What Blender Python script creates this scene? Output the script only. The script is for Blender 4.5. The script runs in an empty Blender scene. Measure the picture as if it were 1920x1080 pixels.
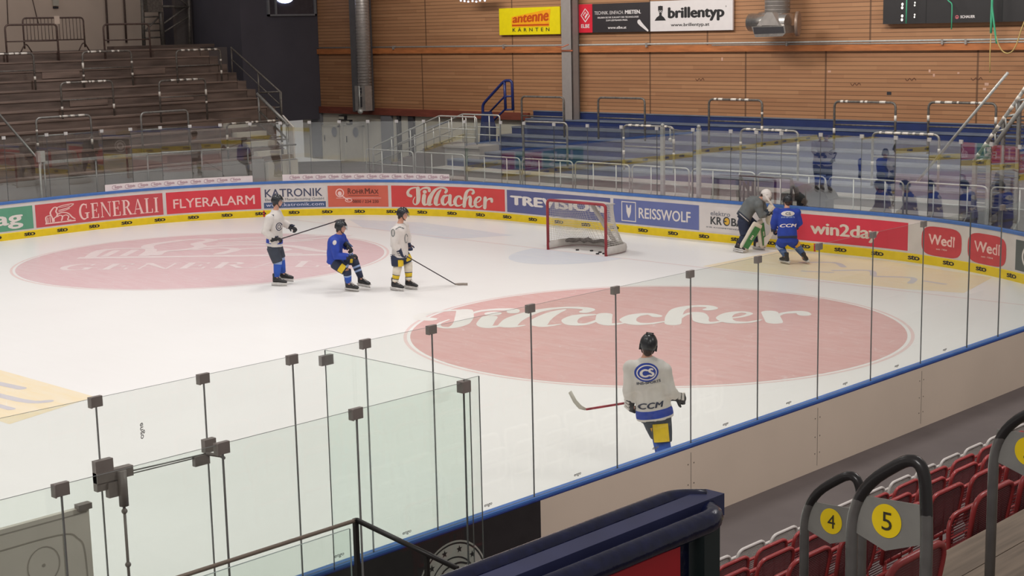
import bpy, bmesh, math, random
from mathutils import Vector, Matrix
from mathutils.bvhtree import BVHTree
PI = math.pi
SC = bpy.context.scene
COL = SC.collection
random.seed(7)

# ---------------------------------------------------------------- camera
CAM = Vector((23.5197, -26.6139, 5.3514))
CR = Vector((0.71888446, 0.69479832, -0.02145748))
CU = Vector((-0.10355709, 0.13756879, 0.98506383))
CF = Vector((-0.68737258, 0.70592501, -0.17084735))
FPX = 2805.27
cam_data = bpy.data.cameras.new('camera')
cam = bpy.data.objects.new('camera', cam_data)
COL.objects.link(cam)
cam_data.sensor_width = 36.0
cam_data.lens = FPX / 1920 * 36.0
cam_data.clip_end = 200
cam.matrix_world = Matrix((
    (CR.x, CU.x, -CF.x, CAM.x), (CR.y, CU.y, -CF.y, CAM.y),
    (CR.z, CU.z, -CF.z, CAM.z), (0, 0, 0, 1)))
SC.camera = cam

# ---------------------------------------------------------------- world, lamps, exposure
SC.view_settings.view_transform = 'Standard'
SC.view_settings.look = 'None'
SC.view_settings.gamma = 1.0
SC.view_settings.use_curve_mapping = False
SC.view_settings.exposure = 0.0
SC.cycles.transparent_max_bounces = 24
SC.cycles.max_bounces = 8
SC.cycles.sample_clamp_indirect = 4.0
world = bpy.data.worlds.new('hall_air')
SC.world = world
world.use_nodes = True
wb = world.node_tree.nodes['Background']
wb.inputs[0].default_value = (1.0, 0.94, 0.895, 1)
wb.inputs[1].default_value = 0.27

def lamp(x, y, z, power, sx, sy, tilt=(0, 0, 0), spread=2.3, color=(1.0, 0.975, 0.962)):
    d = bpy.data.lights.new('hall_and_fill_lamp', 'AREA')
    d.shape = 'RECTANGLE'
    d.size = sx
    d.size_y = sy
    d.energy = power
    d.spread = spread
    d.color = color
    o = bpy.data.objects.new('hall_and_fill_lamp', d)
    o.location = (x, y, z)
    o.rotation_euler = tilt
    COL.objects.link(o)
for ly in (-48, -40, -32.5, -26, -18.5, -11, -3.5):
    for lx in (-10.5, -3.5, 3.5, 10.5):
        lamp(lx, ly, 10.5, 185 if ly > -15 else 158, 2.6, 0.9)
# added wide fill lamps over the end stand, brightening the timber wall
for lx in (-13, -4.5, 4, 12):
    lamp(lx, 4.5, 9.8, 330, 5.0, 0.8, tilt=(math.radians(48), 0, 0), spread=2.7, color=(1.0, 0.95, 0.88))
# added fill lamp lifting the left terrace and its back wall
lamp(-16.5, -3, 10.2, 190, 3.0, 0.8, tilt=(0, math.radians(48), 0), spread=2.6)
# added fill lamps over the near walkway, for clamps, boards and number plates
lamp(22.5, -28, 8.8, 150, 2.4, 0.8, tilt=(math.radians(35), math.radians(10), 0), spread=2.6)
for ly in (-16, -8):
    lamp(20.5, ly, 8.0, 170, 2.4, 0.8, tilt=(0, math.radians(35), 0), spread=2.8)

# ---------------------------------------------------------------- helpers
def at(u, v, axis, val):
    """point of the real plane (axis = val) that a photo pixel looks at"""
    d = CR * ((u - 960) / FPX) + CU * (-(v - 540) / FPX) + CF
    return CAM + d * ((val - CAM[axis]) / d[axis])

def seen(p):
    q = Vector(p) - CAM
    w = q.dot(CF)
    if w < 0.3:
        return None
    return (960 + FPX * q.dot(CR) / w, 540 - FPX * q.dot(CU) / w)

ORG = {}
def link(o, parent):
    COL.objects.link(o)
    if parent is not None:
        o.parent = parent
def thing(name, label, cat, loc, group=None):
    o = bpy.data.objects.new(name, None)
    o.empty_display_size = 0.1
    o.location = loc
    COL.objects.link(o)
    ORG[o.name] = Vector(loc)
    o['label'] = label
    o['category'] = cat
    if group:
        o['group'] = group
    return o
def mesh_obj(name, me, mats, parent=None, label=None):
    o = bpy.data.objects.new(name, me)
    me.name = name
    if not isinstance(mats, (list, tuple)):
        mats = [mats]
    for m in mats:
        me.materials.append(m)
    link(o, parent)
    if parent is not None:
        ORG[o.name] = ORG[parent.name]
        me.transform(Matrix.Translation(-ORG[parent.name]))
    else:
        ORG[o.name] = Vector((0, 0, 0))
    if label:
        o['label'] = label
    return o
def obj(name, bm, mats, parent=None, smooth=False, label=None, fix=True):
    me = bpy.data.meshes.new(name)
    if fix:
        bmesh.ops.recalc_face_normals(bm, faces=bm.faces[:])
    bm.to_mesh(me)
    bm.free()
    if smooth:
        for p in me.polygons:
            p.use_smooth = True
    return mesh_obj(name, me, mats, parent, label)
def tag(o, label, cat, group=None):
    o['label'] = label
    o['category'] = cat
    if group:
        o['group'] = group
    return o
def rebase(o):
    """move the origin of a one-mesh thing to the bottom centre of its mesh"""
    me = o.data
    vs = [v.co for v in me.vertices]
    c = Vector(((min(v.x for v in vs) + max(v.x for v in vs)) / 2, (min(v.y for v in vs) + max(v.y for v in vs)) / 2, min(v.z for v in vs)))
    me.transform(Matrix.Translation(-c))
    o.location = c
    ORG[o.name] = c
    return o
def struct(name, bm, mats, parent=None, smooth=False):
    o = obj(name, bm, mats, parent, smooth)
    o['kind'] = 'structure'
    return o
def copy_thing(root, loc, label=None, group=None):
    r = root.copy()
    COL.objects.link(r)
    r.location = loc
    if label:
        r['label'] = label
    if group:
        r['group'] = group
    for ch in list(root.children):
        c = ch.copy()
        COL.objects.link(c)
        c.parent = r
        for g in ch.children:
            d = g.copy()
            COL.objects.link(d)
            d.parent = c
    return r

def NB():
    return bmesh.new()
def box(bm, c, s, rot=None, mi=0):
    r = bmesh.ops.create_cube(bm, size=1.0)
    M = Matrix.Translation(Vector(c)) @ (rot.to_4x4() if rot is not None else Matrix.Identity(4)) @ Matrix.Diagonal((s[0], s[1], s[2], 1))
    bmesh.ops.transform(bm, matrix=M, verts=r['verts'])
    for f in {f for v in r['verts'] for f in v.link_faces}:
        f.material_index = mi
    return r['verts']
def b2(bm, lo, hi, mi=0):
    lo, hi = Vector(lo), Vector(hi)
    return box(bm, (lo + hi) / 2, hi - lo, mi=mi)
def quad(bm, pts, mi=0):
    f = bm.faces.new([bm.verts.new(p) for p in pts])
    f.material_index = mi
    return f
def rpath(pts, rad, seg=5):
    pts = [Vector(p) for p in pts]
    out = [pts[0]]
    for i in range(1, len(pts) - 1):
        p, a, b = pts[i], pts[i - 1], pts[i + 1]
        r = min(rad, (p - a).length * 0.49, (b - p).length * 0.49)
        s = p + (a - p).normalized() * r
        e = p + (b - p).normalized() * r
        for k in range(seg + 1):
            t = k / seg
            out.append(s * (1 - t) ** 2 + p * 2 * t * (1 - t) + e * t * t)
    out.append(pts[-1])
    return out
def tube(bm, pts, r, n=8, mi=0, squash=1.0):
    pts = [Vector(p) for p in pts]
    m = len(pts)
    rs = r if isinstance(r, (list, tuple)) else [r] * m
    T = []
    for i in range(m):
        a = pts[max(i - 1, 0)]
        b = pts[min(i + 1, m - 1)]
        T.append((b - a).normalized())
    up = Vector((0, 0, 1)) if abs(T[0].z) < 0.9 else Vector((1, 0, 0))
    N = (up - T[0] * up.dot(T[0])).normalized()
    rings = []
    for i in range(m):
        N = (N - T[i] * N.dot(T[i]))
        if N.length < 1e-6:
            N = T[i].orthogonal()
        N.normalize()
        Bn = T[i].cross(N)
        ring = [bm.verts.new(pts[i] + (N * math.cos(2 * PI * k / n) + Bn * (math.sin(2 * PI * k / n) * squash)) * rs[i]) for k in range(n)]
        rings.append(ring)
    skin(bm, rings, mi)
def skin(bm, rings, mi=0, cap=True):
    n = len(rings[0])
    for a, b in zip(rings[:-1], rings[1:]):
        for k in range(n):
            f = bm.faces.new((a[k], a[(k + 1) % n], b[(k + 1) % n], b[k]))
            f.material_index = mi
            f.smooth = True
    if cap:
        f = bm.faces.new(list(reversed(rings[0])))
        f.material_index = mi
        f = bm.faces.new(rings[-1])
        f.material_index = mi
def loft(bm, secs, S=None, F=None, n=16, mi=0):
    """secs: (centre, side vector, front vector, half width, half depth)"""
    rings = []
    for c, s, f, w, d in secs:
        c, s, f = Vector(c), Vector(s), Vector(f)
        rings.append([bm.verts.new(c + s * (w * math.cos(2 * PI * k / n)) + f * (d * math.sin(2 * PI * k / n))) for k in range(n)])
    skin(bm, rings, mi)
def ball(bm, c, r, n=12, rot=None, mi=0):
    q = bmesh.ops.create_uvsphere(bm, u_segments=n, v_segments=max(6, n * 2 // 3), radius=1.0)
    r = r if isinstance(r, (list, tuple)) else (r, r, r)
    M = Matrix.Translation(Vector(c)) @ (rot.to_4x4() if rot is not None else Matrix.Identity(4)) @ Matrix.Diagonal((r[0], r[1], r[2], 1))
    bmesh.ops.transform(bm, matrix=M, verts=q['verts'])
    for f in {f for v in q['verts'] for f in v.link_faces}:
        f.smooth = True
        f.material_index = mi
    return q['verts']
def prism(bm, pts, vec, mi=0):
    a = [bm.verts.new(Vector(p)) for p in pts]
    b = [bm.verts.new(Vector(p) + Vector(vec)) for p in pts]
    n = len(a)
    for k in range(n):
        bm.faces.new((a[k], a[(k + 1) % n], b[(k + 1) % n], b[k])).material_index = mi
    bm.faces.new(list(reversed(a))).material_index = mi
    bm.faces.new(b).material_index = mi

# ---------------------------------------------------------------- flat lettering
def text2d(s, bold=0.0, shear=0.0, space=1.0):
    """triangles of a line of text, scaled so that capital height = 1, left/base at 0"""
    cu = bpy.data.curves.new('lettering', 'FONT')
    cu.body = s
    cu.size = 1.0
    cu.shear = shear
    cu.space_character = space
    cu.resolution_u = 3
    o = bpy.data.objects.new('lettering', cu)
    COL.objects.link(o)
    dg = bpy.context.evaluated_depsgraph_get()
    me = bpy.data.meshes.new_from_object(o.evaluated_get(dg))
    V0 = [(v.co.x, v.co.y) for v in me.vertices]
    F0 = [tuple(p.vertices) for p in me.polygons]
    V, Fc = [], []
    # heavier weights are the same letters struck again, shifted by a hair and one layer up
    sh = [(0, 0)] + ([(-bold, 0), (bold, 0), (0, bold * 0.6), (0, -bold * 0.6)] if bold > 0.008 else [])
    for l, (dx, dy) in enumerate(sh):
        b = len(V)
        V += [(x + dx, y + dy, l * 1.0) for x, y in V0]
        Fc += [tuple(i + b for i in f) for f in F0]
    bpy.data.objects.remove(o)
    bpy.data.curves.remove(cu)
    bpy.data.meshes.remove(me)
    if not V:
        return [], []
    x0 = min(v[0] for v in V)
    k = 1 / 0.729
    return [((x - x0) * k, y * k, l) for x, y, l in V], Fc
def fit(tf, x0, x1, y0, y1=None, keep=True):
    """place text so that it fills x0..x1, base at y0 (cap height to y1)"""
    V, Fc = tf
    w = max(v[0] for v in V)
    sx = (x1 - x0) / w
    sy = (y1 - y0) if y1 is not None else sx
    return [(x0 + v[0] * sx, y0 + v[1] * sy) + tuple(v[2:]) for v in V], Fc
def stroke2d(pts, ws, n=6):
    """ribbon with a width at each point, smoothed"""
    P = [Vector((p[0], p[1])) for p in pts]
    m = len(P)
    Q, Wd = [], []
    for i in range(m - 1):
        p0, p1, p2, p3 = P[max(i - 1, 0)], P[i], P[i + 1], P[min(i + 2, m - 1)]
        for k in range(n):
            t = k / n
            Q.append(0.5 * ((2 * p1) + (p2 - p0) * t + (2 * p0 - 5 * p1 + 4 * p2 - p3) * t * t + (3 * p1 - p0 - 3 * p2 + p3) * t ** 3))
            Wd.append(ws[i] * (1 - t) + ws[i + 1] * t)
    Q.append(P[-1])
    Wd.append(ws[-1])
    V, Fc = [], []
    for i in range(len(Q)):
        a = Q[max(i - 1, 0)]
        b = Q[min(i + 1, len(Q) - 1)]
        d = (b - a)
        d = d.normalized() if d.length > 1e-9 else Vector((1, 0))
        nn = Vector((-d.y, d.x)) * (Wd[i] / 2)
        V += [tuple(Q[i] + nn) + (i * 0.25,), tuple(Q[i] - nn) + (i * 0.25,)]
        if i:
            j = 2 * i
            Fc.append((j - 2, j - 1, j + 1, j))
    for e, i in ((0, 0), (1, len(Q) - 1)):
        c = Q[i]
        base = len(V)
        V += [(c.x + Wd[i] / 2 * math.cos(2 * PI * k / 10), c.y + Wd[i] / 2 * math.sin(2 * PI * k / 10), i * 0.25 + 0.6 + e * 0.7) for k in range(10)]
        Fc.append(tuple(range(base, base + 10)))
    return V, Fc
def rect2d(x0, y0, x1, y1, nx=1):
    V, Fc = [], []
    for i in range(nx + 1):
        x = x0 + (x1 - x0) * i / nx
        V += [(x, y0), (x, y1)]
        if i:
            j = 2 * i
            Fc.append((j - 2, j, j + 1, j - 1))
    return V, Fc
def disc2d(cx, cy, rx, ry, n=28):
    return [(cx + rx * math.cos(2 * PI * k / n), cy + ry * math.sin(2 * PI * k / n)) for k in range(n)], [tuple(range(n))]
def fine2d(cx, cy, rx, ry, nr=5, n=28):
    V, Fc = [(cx, cy)], []
    for r in range(1, nr + 1):
        V += [(cx + rx * r / nr * math.cos(2 * PI * k / n), cy + ry * r / nr * math.sin(2 * PI * k / n)) for k in range(n)]
        for k in range(n):
            a, b = 1 + (r - 1) * n + k, 1 + (r - 1) * n + (k + 1) % n
            if r == 1:
                Fc.append((0, a, b))
            else:
                Fc.append((a - n, a, b, b - n))
    return V, Fc
def ring2d(cx, cy, rx, ry, w, n=32):
    V, Fc = [], []
    for k in range(n):
        c, s = math.cos(2 * PI * k / n), math.sin(2 * PI * k / n)
        V += [(cx + rx * c, cy + ry * s), (cx + (rx - w) * c, cy + (ry - w) * s)]
        j, l = 2 * k, 2 * ((k + 1) % n)
        Fc.append((j, l, l + 1, j + 1))
    return V, Fc
def poly2d(pts):
    return list(pts), [tuple(range(len(pts)))]
def lay(bm, tf, fn, mi=0, base=0.0, step=0.0006):
    V, Fc = tf
    vs = []
    for v in V:
        p = fn(v[0], v[1])
        l = base + (v[2] if len(v) > 2 else 0)
        if l:
            n = (fn(v[0] + 0.01, v[1]) - p).cross(fn(v[0], v[1] + 0.01) - p)
            if n.length > 1e-9:
                p = p + n.normalized() * (l * step)
        vs.append(bm.verts.new(p))
    for f in Fc:
        try:
            bm.faces.new([vs[i] for i in f]).material_index = mi
        except ValueError:
            pass
def xf(tf, fn):
    return [tuple(fn(v[0], v[1])) + tuple(v[2:]) for v in tf[0]], tf[1]

# the brewery script, drawn as brush strokes in a 0..1 x 0..1 panel
def SCRIPT():
    def n(x, y):
        t = (x - 30) / 1780
        top, bot = 150 + 50 * t, 455 + 70 * t
        return (t * 5.05, (bot - y) / (bot - top))
    k = 1 / 352.0
    S = []
    def st(pts, ws):
        S.append(stroke2d([n(*p) for p in pts], [w * k for w in ws]))
    st([(318, 305), (285, 290), (275, 250), (310, 205), (380, 185), (440, 190)], [46, 50, 40, 30, 24, 24])
    st([(428, 195), (432, 290), (425, 380), (395, 428), (358, 415), (352, 370), (380, 320)], [60, 66, 56, 26, 18, 14, 10])
    st([(440, 260), (480, 208), (540, 188), (595, 198), (600, 235)], [12, 22, 34, 46, 44])
    S.append(disc2d(*n(530, 247), 31 * k, 31 * k, 14))
    st([(520, 300), (508, 390), (520, 432), (565, 425)], [58, 60, 40, 16])
    st([(585, 420), (610, 330), (680, 232), (760, 190), (835, 195), (868, 225), (850, 258)], [66, 68, 44, 26, 34, 44, 40])
    st([(580, 420), (600, 440), (640, 425)], [60, 26, 12])
    st([(690, 415), (700, 350), (740, 265), (782, 215)], [62, 66, 46, 14])
    st([(690, 415), (705, 442), (760, 425)], [60, 28, 12])
    st([(880, 300), (825, 315), (795, 370), (805, 425), (850, 430), (890, 380)], [22, 44, 56, 46, 24, 14])
    st([(918, 305), (910, 400), (925, 445), (975, 430)], [56, 56, 36, 14])
    st([(1095, 345), (1070, 312), (1020, 330), (992, 390), (1012, 442), (1060, 450), (1115, 425)], [40, 26, 44, 58, 44, 22, 12])
    st([(1138, 455), (1152, 360), (1180, 260), (1230, 216), (1285, 220), (1300, 252), (1280, 270)], [56, 58, 50, 30, 36, 40, 36])
    st([(1165, 400), (1200, 330), (1238, 322), (1240, 380), (1236, 430), (1258, 462), (1305, 445)], [10, 18, 46, 58, 52, 34, 12])
    st([(1320, 410), (1380, 385), (1415, 345), (1390, 318), (1345, 340), (1318, 400), (1332, 455), (1385, 468), (1435, 440)], [12, 18, 22, 22, 40, 56, 46, 22, 12])
    st([(1485, 335), (1475, 472)], [58, 58])
    st([(1490, 410), (1530, 352), (1590, 345), (1596, 378)], [12, 22, 46, 48])
    V, Fc = [], []
    for j, (v, f) in enumerate(S):
        b = len(V)
        V += [(p[0], p[1], (p[2] if len(p) > 2 else 0) + (j % 7) * 0.83) for p in v]
        Fc += [tuple(i + b for i in q) for q in f]
    return V, Fc
# roman capitals for the insurer's name
def ROMAN(word):
    G = {}
    T, H, SW, SH = 0.17, 0.055, 0.09, 0.05
    def stem(x, y0=0, y1=1, foot=True, head=True):
        r = [rect2d(x - T / 2, y0, x + T / 2, y1)]
        if foot:
            r.append(rect2d(x - T / 2 - SW, 0, x + T / 2 + SW, SH))
        if head:
            r.append(rect2d(x - T / 2 - SW, 1 - SH, x + T / 2 + SW, 1))
        return r
    def arc(cx, cy, rx, ry, a0, a1, w0, w1, w2):
        P = [(cx + rx * math.cos(math.radians(a0 + (a1 - a0) * i / 8)), cy + ry * math.sin(math.radians(a0 + (a1 - a0) * i / 8))) for i in range(9)]
        ws = [w0 + (w1 - w0) * min(1, i / 4) if i <= 4 else w1 + (w2 - w1) * (i - 4) / 4 for i in range(9)]
        return stroke2d(P, ws, 2)
    G['I'] = (0.42, stem(0.2))
    G['L'] = (0.72, stem(0.2) + [rect2d(0.2, 0, 0.66, H), rect2d(0.60, 0, 0.67, 0.28)])
    G['E'] = (0.76, stem(0.2) + [rect2d(0.2, 0, 0.68, H), rect2d(0.62, 0, 0.69, 0.27), rect2d(0.2, 1 - H, 0.64, 1), rect2d(0.58, 0.75, 0.64, 1), rect2d(0.2, 0.49, 0.52, 0.49 + H), rect2d(0.47, 0.39, 0.53, 0.64)])
    G['N'] = (0.98, [rect2d(0.14, 0, 0.2, 1), rect2d(0.04, 0, 0.3, SH), rect2d(0.8, 0, 0.86, 1), rect2d(0.68, 1 - SH, 0.96, 1), poly2d([(0.06, 1), (0.26, 1), (0.86, 0), (0.78, 0)])])
    G['A'] = (0.94, [poly2d([(0.4, 1), (0.5, 1), (0.88, 0), (0.68, 0)]), stroke2d([(0.44, 0.98), (0.14, 0.02)], [0.05, 0.05], 1), rect2d(0.24, 0.3, 0.68, 0.36), rect2d(0.02, 0, 0.28, SH), rect2d(0.6, 0, 0.97, SH)])
    G['R'] = (0.86, stem(0.2) + [arc(0.3, 0.74, 0.3, 0.235, 90, -90, 0.05, 0.17, 0.05), rect2d(0.2, 0.95, 0.32, 1), rect2d(0.2, 0.48, 0.32, 0.53), poly2d([(0.36, 0.52), (0.5, 0.52), (0.84, 0), (0.66, 0)]), rect2d(0.62, 0, 0.92, SH)])
    G['G'] = (1.0, [arc(0.5, 0.5, 0.36, 0.49, 60, 300, 0.06, 0.19, 0.06), rect2d(0.66, 0.05, 0.83, 0.42), rect2d(0.54, 0.38, 0.95, 0.43), rect2d(0.68, 0.7, 0.74, 1.0)])
    V, Fc, x = [], [], 0
    for ch in word:
        adv, ps = G[ch]
        for j, (v, f) in enumerate(ps):
            b = len(V)
            V += [(p[0] + x, p[1], (p[2] if len(p) > 2 else 0) * 0.3 + j * 0.83) for p in v]
            Fc += [tuple(i + b for i in q) for q in f]
        x += adv + 0.05
    return V, Fc
# winged lion emblem, in outline strokes (unit square)
def LION():
    S = [rect2d(0.02, 0.0, 1.0, 0.07)]
    def st(p, w):
        S.append(stroke2d(p, [w] * len(p), 3))
    st([(0.06, 0.08), (0.05, 0.38), (0.14, 0.46), (0.24, 0.4), (0.26, 0.1)], 0.045)
    st([(0.11, 0.1), (0.11, 0.36)], 0.03)
    st([(0.18, 0.1), (0.18, 0.38)], 0.03)
    st([(0.22, 0.45), (0.2, 0.62), (0.28, 0.82), (0.36, 0.9), (0.42, 0.82), (0.38, 0.66), (0.42, 0.5), (0.38, 0.36), (0.3, 0.28), (0.3, 0.12)], 0.05)
    st([(0.42, 0.86), (0.62, 0.95), (0.96, 0.98), (0.8, 0.8), (0.62, 0.74), (0.48, 0.7)], 0.045)
    st([(0.5, 0.84), (0.82, 0.9)], 0.03)
    st([(0.48, 0.62), (0.7, 0.68), (0.82, 0.74)], 0.04)
    st([(0.42, 0.48), (0.56, 0.56), (0.72, 0.52), (0.82, 0.4), (0.88, 0.26), (0.97, 0.14)], 0.05)
    st([(0.42, 0.36), (0.5, 0.42), (0.58, 0.34), (0.54, 0.12)], 0.045)
    st([(0.6, 0.36), (0.7, 0.4), (0.78, 0.3), (0.74, 0.12), (0.84, 0.1)], 0.045)
    V, Fc = [], []
    for j, (v, f) in enumerate(S):
        b = len(V)
        V += [(p[0], p[1], (p[2] if len(p) > 2 else 0) + (j % 7) * 0.83) for p in v]
        Fc += [tuple(i + b for i in q) for q in f]
    return V, Fc

# ---------------------------------------------------------------- materials
def lin(c):
    return tuple(((v / 255) / 12.92 if v / 255 <= 0.04045 else ((v / 255 + 0.055) / 1.055) ** 2.4) for v in c)
MATS = {}
def mat(name, rgb, rough=0.5, metal=0.0, var=0.08, scale=6.0, spec=0.5, bump=0.0, emit=None, stretch=(1, 1, 1), linear=False):
    """procedural paint: base colour broken up by noise"""
    m = bpy.data.materials.new(name)
    m.use_nodes = True
    nt = m.node_tree
    b = nt.nodes['Principled BSDF']
    c = rgb if linear else lin(rgb)
    b.inputs['Roughness'].default_value = rough
    b.inputs['Metallic'].default_value = metal
    b.inputs['Specular IOR Level'].default_value = spec
    tc = nt.nodes.new('ShaderNodeTexCoord')
    mp = nt.nodes.new('ShaderNodeMapping')
    mp.inputs['Scale'].default_value = stretch
    nz = nt.nodes.new('ShaderNodeTexNoise')
    nz.inputs['Scale'].default_value = scale
    nz.inputs['Detail'].default_value = 4
    rp = nt.nodes.new('ShaderNodeValToRGB')
    rp.color_ramp.elements[0].position = 0.3
    rp.color_ramp.elements[1].position = 0.7
    rp.color_ramp.elements[0].color = (*[max(0, x * (1 - var)) for x in c], 1)
    rp.color_ramp.elements[1].color = (*[min(1, x * (1 + var)) for x in c], 1)
    nt.links.new(tc.outputs['Object'], mp.inputs['Vector'])
    nt.links.new(mp.outputs['Vector'], nz.inputs['Vector'])
    nt.links.new(nz.outputs['Fac'], rp.inputs['Fac'])
    nt.links.new(rp.outputs['Color'], b.inputs['Base Color'])
    if bump:
        bp = nt.nodes.new('ShaderNodeBump')
        bp.inputs['Strength'].default_value = bump
        bp.inputs['Distance'].default_value = 0.01
        nt.links.new(nz.outputs['Fac'], bp.inputs['Height'])
        nt.links.new(bp.outputs['Normal'], b.inputs['Normal'])
    if emit:
        b.inputs['Emission Color'].default_value = (*lin(emit[0]), 1)
        b.inputs['Emission Strength'].default_value = emit[1]
    MATS[name] = m
    return m
class NT:
    def __init__(s, m):
        s.nt = m.node_tree
    def n(s, t, **kw):
        q = s.nt.nodes.new(t)
        for k, v in kw.items():
            if k.startswith('i_'):
                q.inputs[int(k[2:])].default_value = v
            else:
                setattr(q, k, v)
        return q
    def l(s, a, b):
        s.nt.links.new(a, b)
    def math(s, op, a, b=None, c=None):
        q = s.nt.nodes.new('ShaderNodeMath')
        q.operation = op
        for i, v in enumerate((a, b, c)):
            if v is None:
                continue
            if isinstance(v, (int, float)):
                q.inputs[i].default_value = v
            else:
                s.nt.links.new(v, q.inputs[i])
        return q.outputs[0]
    def mix(s, f, a, b):
        q = s.nt.nodes.new('ShaderNodeMix')
        q.data_type = 'RGBA'
        for i, v in ((0, f), (6, a), (7, b)):
            if isinstance(v, (int, float)):
                q.inputs[i].default_value = v
            elif isinstance(v, tuple):
                q.inputs[i].default_value = (*v, 1)
            else:
                s.nt.links.new(v, q.inputs[i])
        return q.outputs[2]
def newmat(name, rough=0.5):
    m = bpy.data.materials.new(name)
    m.use_nodes = True
    b = m.node_tree.nodes['Principled BSDF']
    b.inputs['Roughness'].default_value = rough
    MATS[name] = m
    return m, NT(m), b

def glass_mat(name, tint, refl=1.0):
    m = bpy.data.materials.new(name)
    m.use_nodes = True
    T = NT(m)
    T.nt.nodes.clear()
    out = T.n('ShaderNodeOutputMaterial')
    tr = T.n('ShaderNodeBsdfTransparent')
    tr.inputs[0].default_value = (*tint, 1)
    gl = T.n('ShaderNodeBsdfGlossy')
    gl.inputs['Roughness'].default_value = 0.0
    gl.inputs['Color'].default_value = (0.95, 0.97, 1, 1)
    ge = T.n('ShaderNodeNewGeometry')
    dt = T.n('ShaderNodeVectorMath', operation='DOT_PRODUCT')
    T.l(ge.outputs['Incoming'], dt.inputs[0])
    T.l(ge.outputs['Normal'], dt.inputs[1])
    c = T.math('ABSOLUTE', dt.outputs['Value'])
    q = T.math('POWER', T.math('SUBTRACT', 1.0, c), 5.0)
    f = T.math('MULTIPLY', T.math('MULTIPLY_ADD', q, 0.957, 0.043), refl)
    mx = T.n('ShaderNodeMixShader')
    T.l(f, mx.inputs[0])
    T.l(tr.outputs[0], mx.inputs[1])
    T.l(gl.outputs[0], mx.inputs[2])
    T.l(mx.outputs[0], out.inputs[0])
    MATS[name] = m
    return m
GLASS = glass_mat('clear_rink_glass', (0.965, 0.98, 0.965))
GLASSF = glass_mat('shiny_far_rink_glass', (0.96, 0.975, 0.965), 1.5)
GLASSR = glass_mat('shiny_end_rink_glass', (0.93, 0.95, 0.945), 3.0)
JOINTF = mat('dark_far_glass_joint', (84, 86, 88), 0.4)
GLASS2 = glass_mat('greenish_bench_glass', (0.955, 0.982, 0.965))
GEDGE = mat('glass_edge', (96, 98, 96), 0.4)
JOINT = mat('grey_glass_joint', (126, 124, 122), 0.4)
GEDGE2 = mat('polished_glass_edge', (150, 165, 160), 0.2)

# ice
ICE, T, B = newmat('ice', 0.32)
tc = T.n('ShaderNodeTexCoord')
nz = T.n('ShaderNodeTexNoise')
nz.inputs['Scale'].default_value = 0.35
nz.inputs['Detail'].default_value = 6
T.l(tc.outputs['Object'], nz.inputs['Vector'])
n2 = T.n('ShaderNodeTexNoise')
mp = T.n('ShaderNodeMapping')
mp.inputs['Rotation'].default_value = (0, 0, 0.75)
mp.inputs['Scale'].default_value = (0.5, 9, 1)
T.l(tc.outputs['Object'], mp.inputs['Vector'])
T.l(mp.outputs['Vector'], n2.inputs['Vector'])
n2.inputs['Scale'].default_value = 1.1
n2.inputs['Detail'].default_value = 8
n2.inputs['Roughness'].default_value = 0.7
c1 = T.mix(nz.outputs['Fac'], (0.80, 0.775, 0.75), (0.87, 0.85, 0.825))
fa = T.math('MULTIPLY', n2.outputs['Fac'], 0.35)
c2 = T.mix(fa, c1, (0.92, 0.91, 0.90))
T.l(c2, B.inputs['Base Color'])
B.inputs['Specular IOR Level'].default_value = 0.22
bp = T.n('ShaderNodeBump')
bp.inputs['Strength'].default_value = 0.15
bp.inputs['Distance'].default_value = 0.004
T.l(n2.outputs['Fac'], bp.inputs['Height'])
T.l(bp.outputs['Normal'], B.inputs['Normal'])

def ice_paint(name, rgb, wear=0.5, sc=2.2):
    """paint under scraped ice: streaks of frost over it"""
    m, T, B = newmat(name, 0.34)
    tc = T.n('ShaderNodeTexCoord')
    mp = T.n('ShaderNodeMapping')
    mp.inputs['Rotation'].default_value = (0, 0, 0.75)
    mp.inputs['Scale'].default_value = (0.6, 3.2, 1)
    T.l(tc.outputs['Object'], mp.inputs['Vector'])
    nz = T.n('ShaderNodeTexNoise')
    nz.inputs['Scale'].default_value = sc
    nz.inputs['Detail'].default_value = 8
    nz.inputs['Roughness'].default_value = 0.65
    nz.inputs['Distortion'].default_value = 0.6
    T.l(mp.outputs['Vector'], nz.inputs['Vector'])
    n3 = T.n('ShaderNodeTexNoise')
    n3.inputs['Scale'].default_value = 0.6
    n3.inputs['Distortion'].default_value = 3.0
    n3.inputs['Detail'].default_value = 3
    T.l(tc.outputs['Object'], n3.inputs['Vector'])
    # a few long curved skate cuts: thin bands of a distorted noise
    cut = T.math('LESS_THAN', T.math('ABSOLUTE', T.math('SUBTRACT', n3.outputs['Fac'], 0.52)), 0.0035)
    f = T.math('MULTIPLY', nz.outputs['Fac'], wear)
    f = T.math('ADD', f, T.math('MULTIPLY', cut, 0.2))
    c = T.mix(f, lin(rgb), (0.86, 0.84, 0.815))
    T.l(c, B.inputs['Base Color'])
    B.inputs['Specular IOR Level'].default_value = 0.22
    return m
RED_ICE = ice_paint('faded_red_ice_paint', (210, 150, 146), 0.5)
PINK_ICE = ice_paint('faded_pink_ice_paint', (214, 170, 174), 0.55)
YEL_ICE = ice_paint('faded_yellow_ice_paint', (236, 212, 160), 0.7)
BLU_ICE = ice_paint('faded_blue_ice_paint', (204, 210, 222), 0.85)
GRY_ICE = ice_paint('faded_grey_ice_paint', (190, 184, 190), 0.5)
LINE_ICE = ice_paint('faded_red_line_paint', (228, 196, 192), 0.5)
FAINT_ICE = mat('faint_pink_ice_paint', (234, 219, 217), 0.35, var=0.04)
WHT_ICE = mat('white_ice_paint', (236, 233, 228), 0.35, var=0.03)

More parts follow.
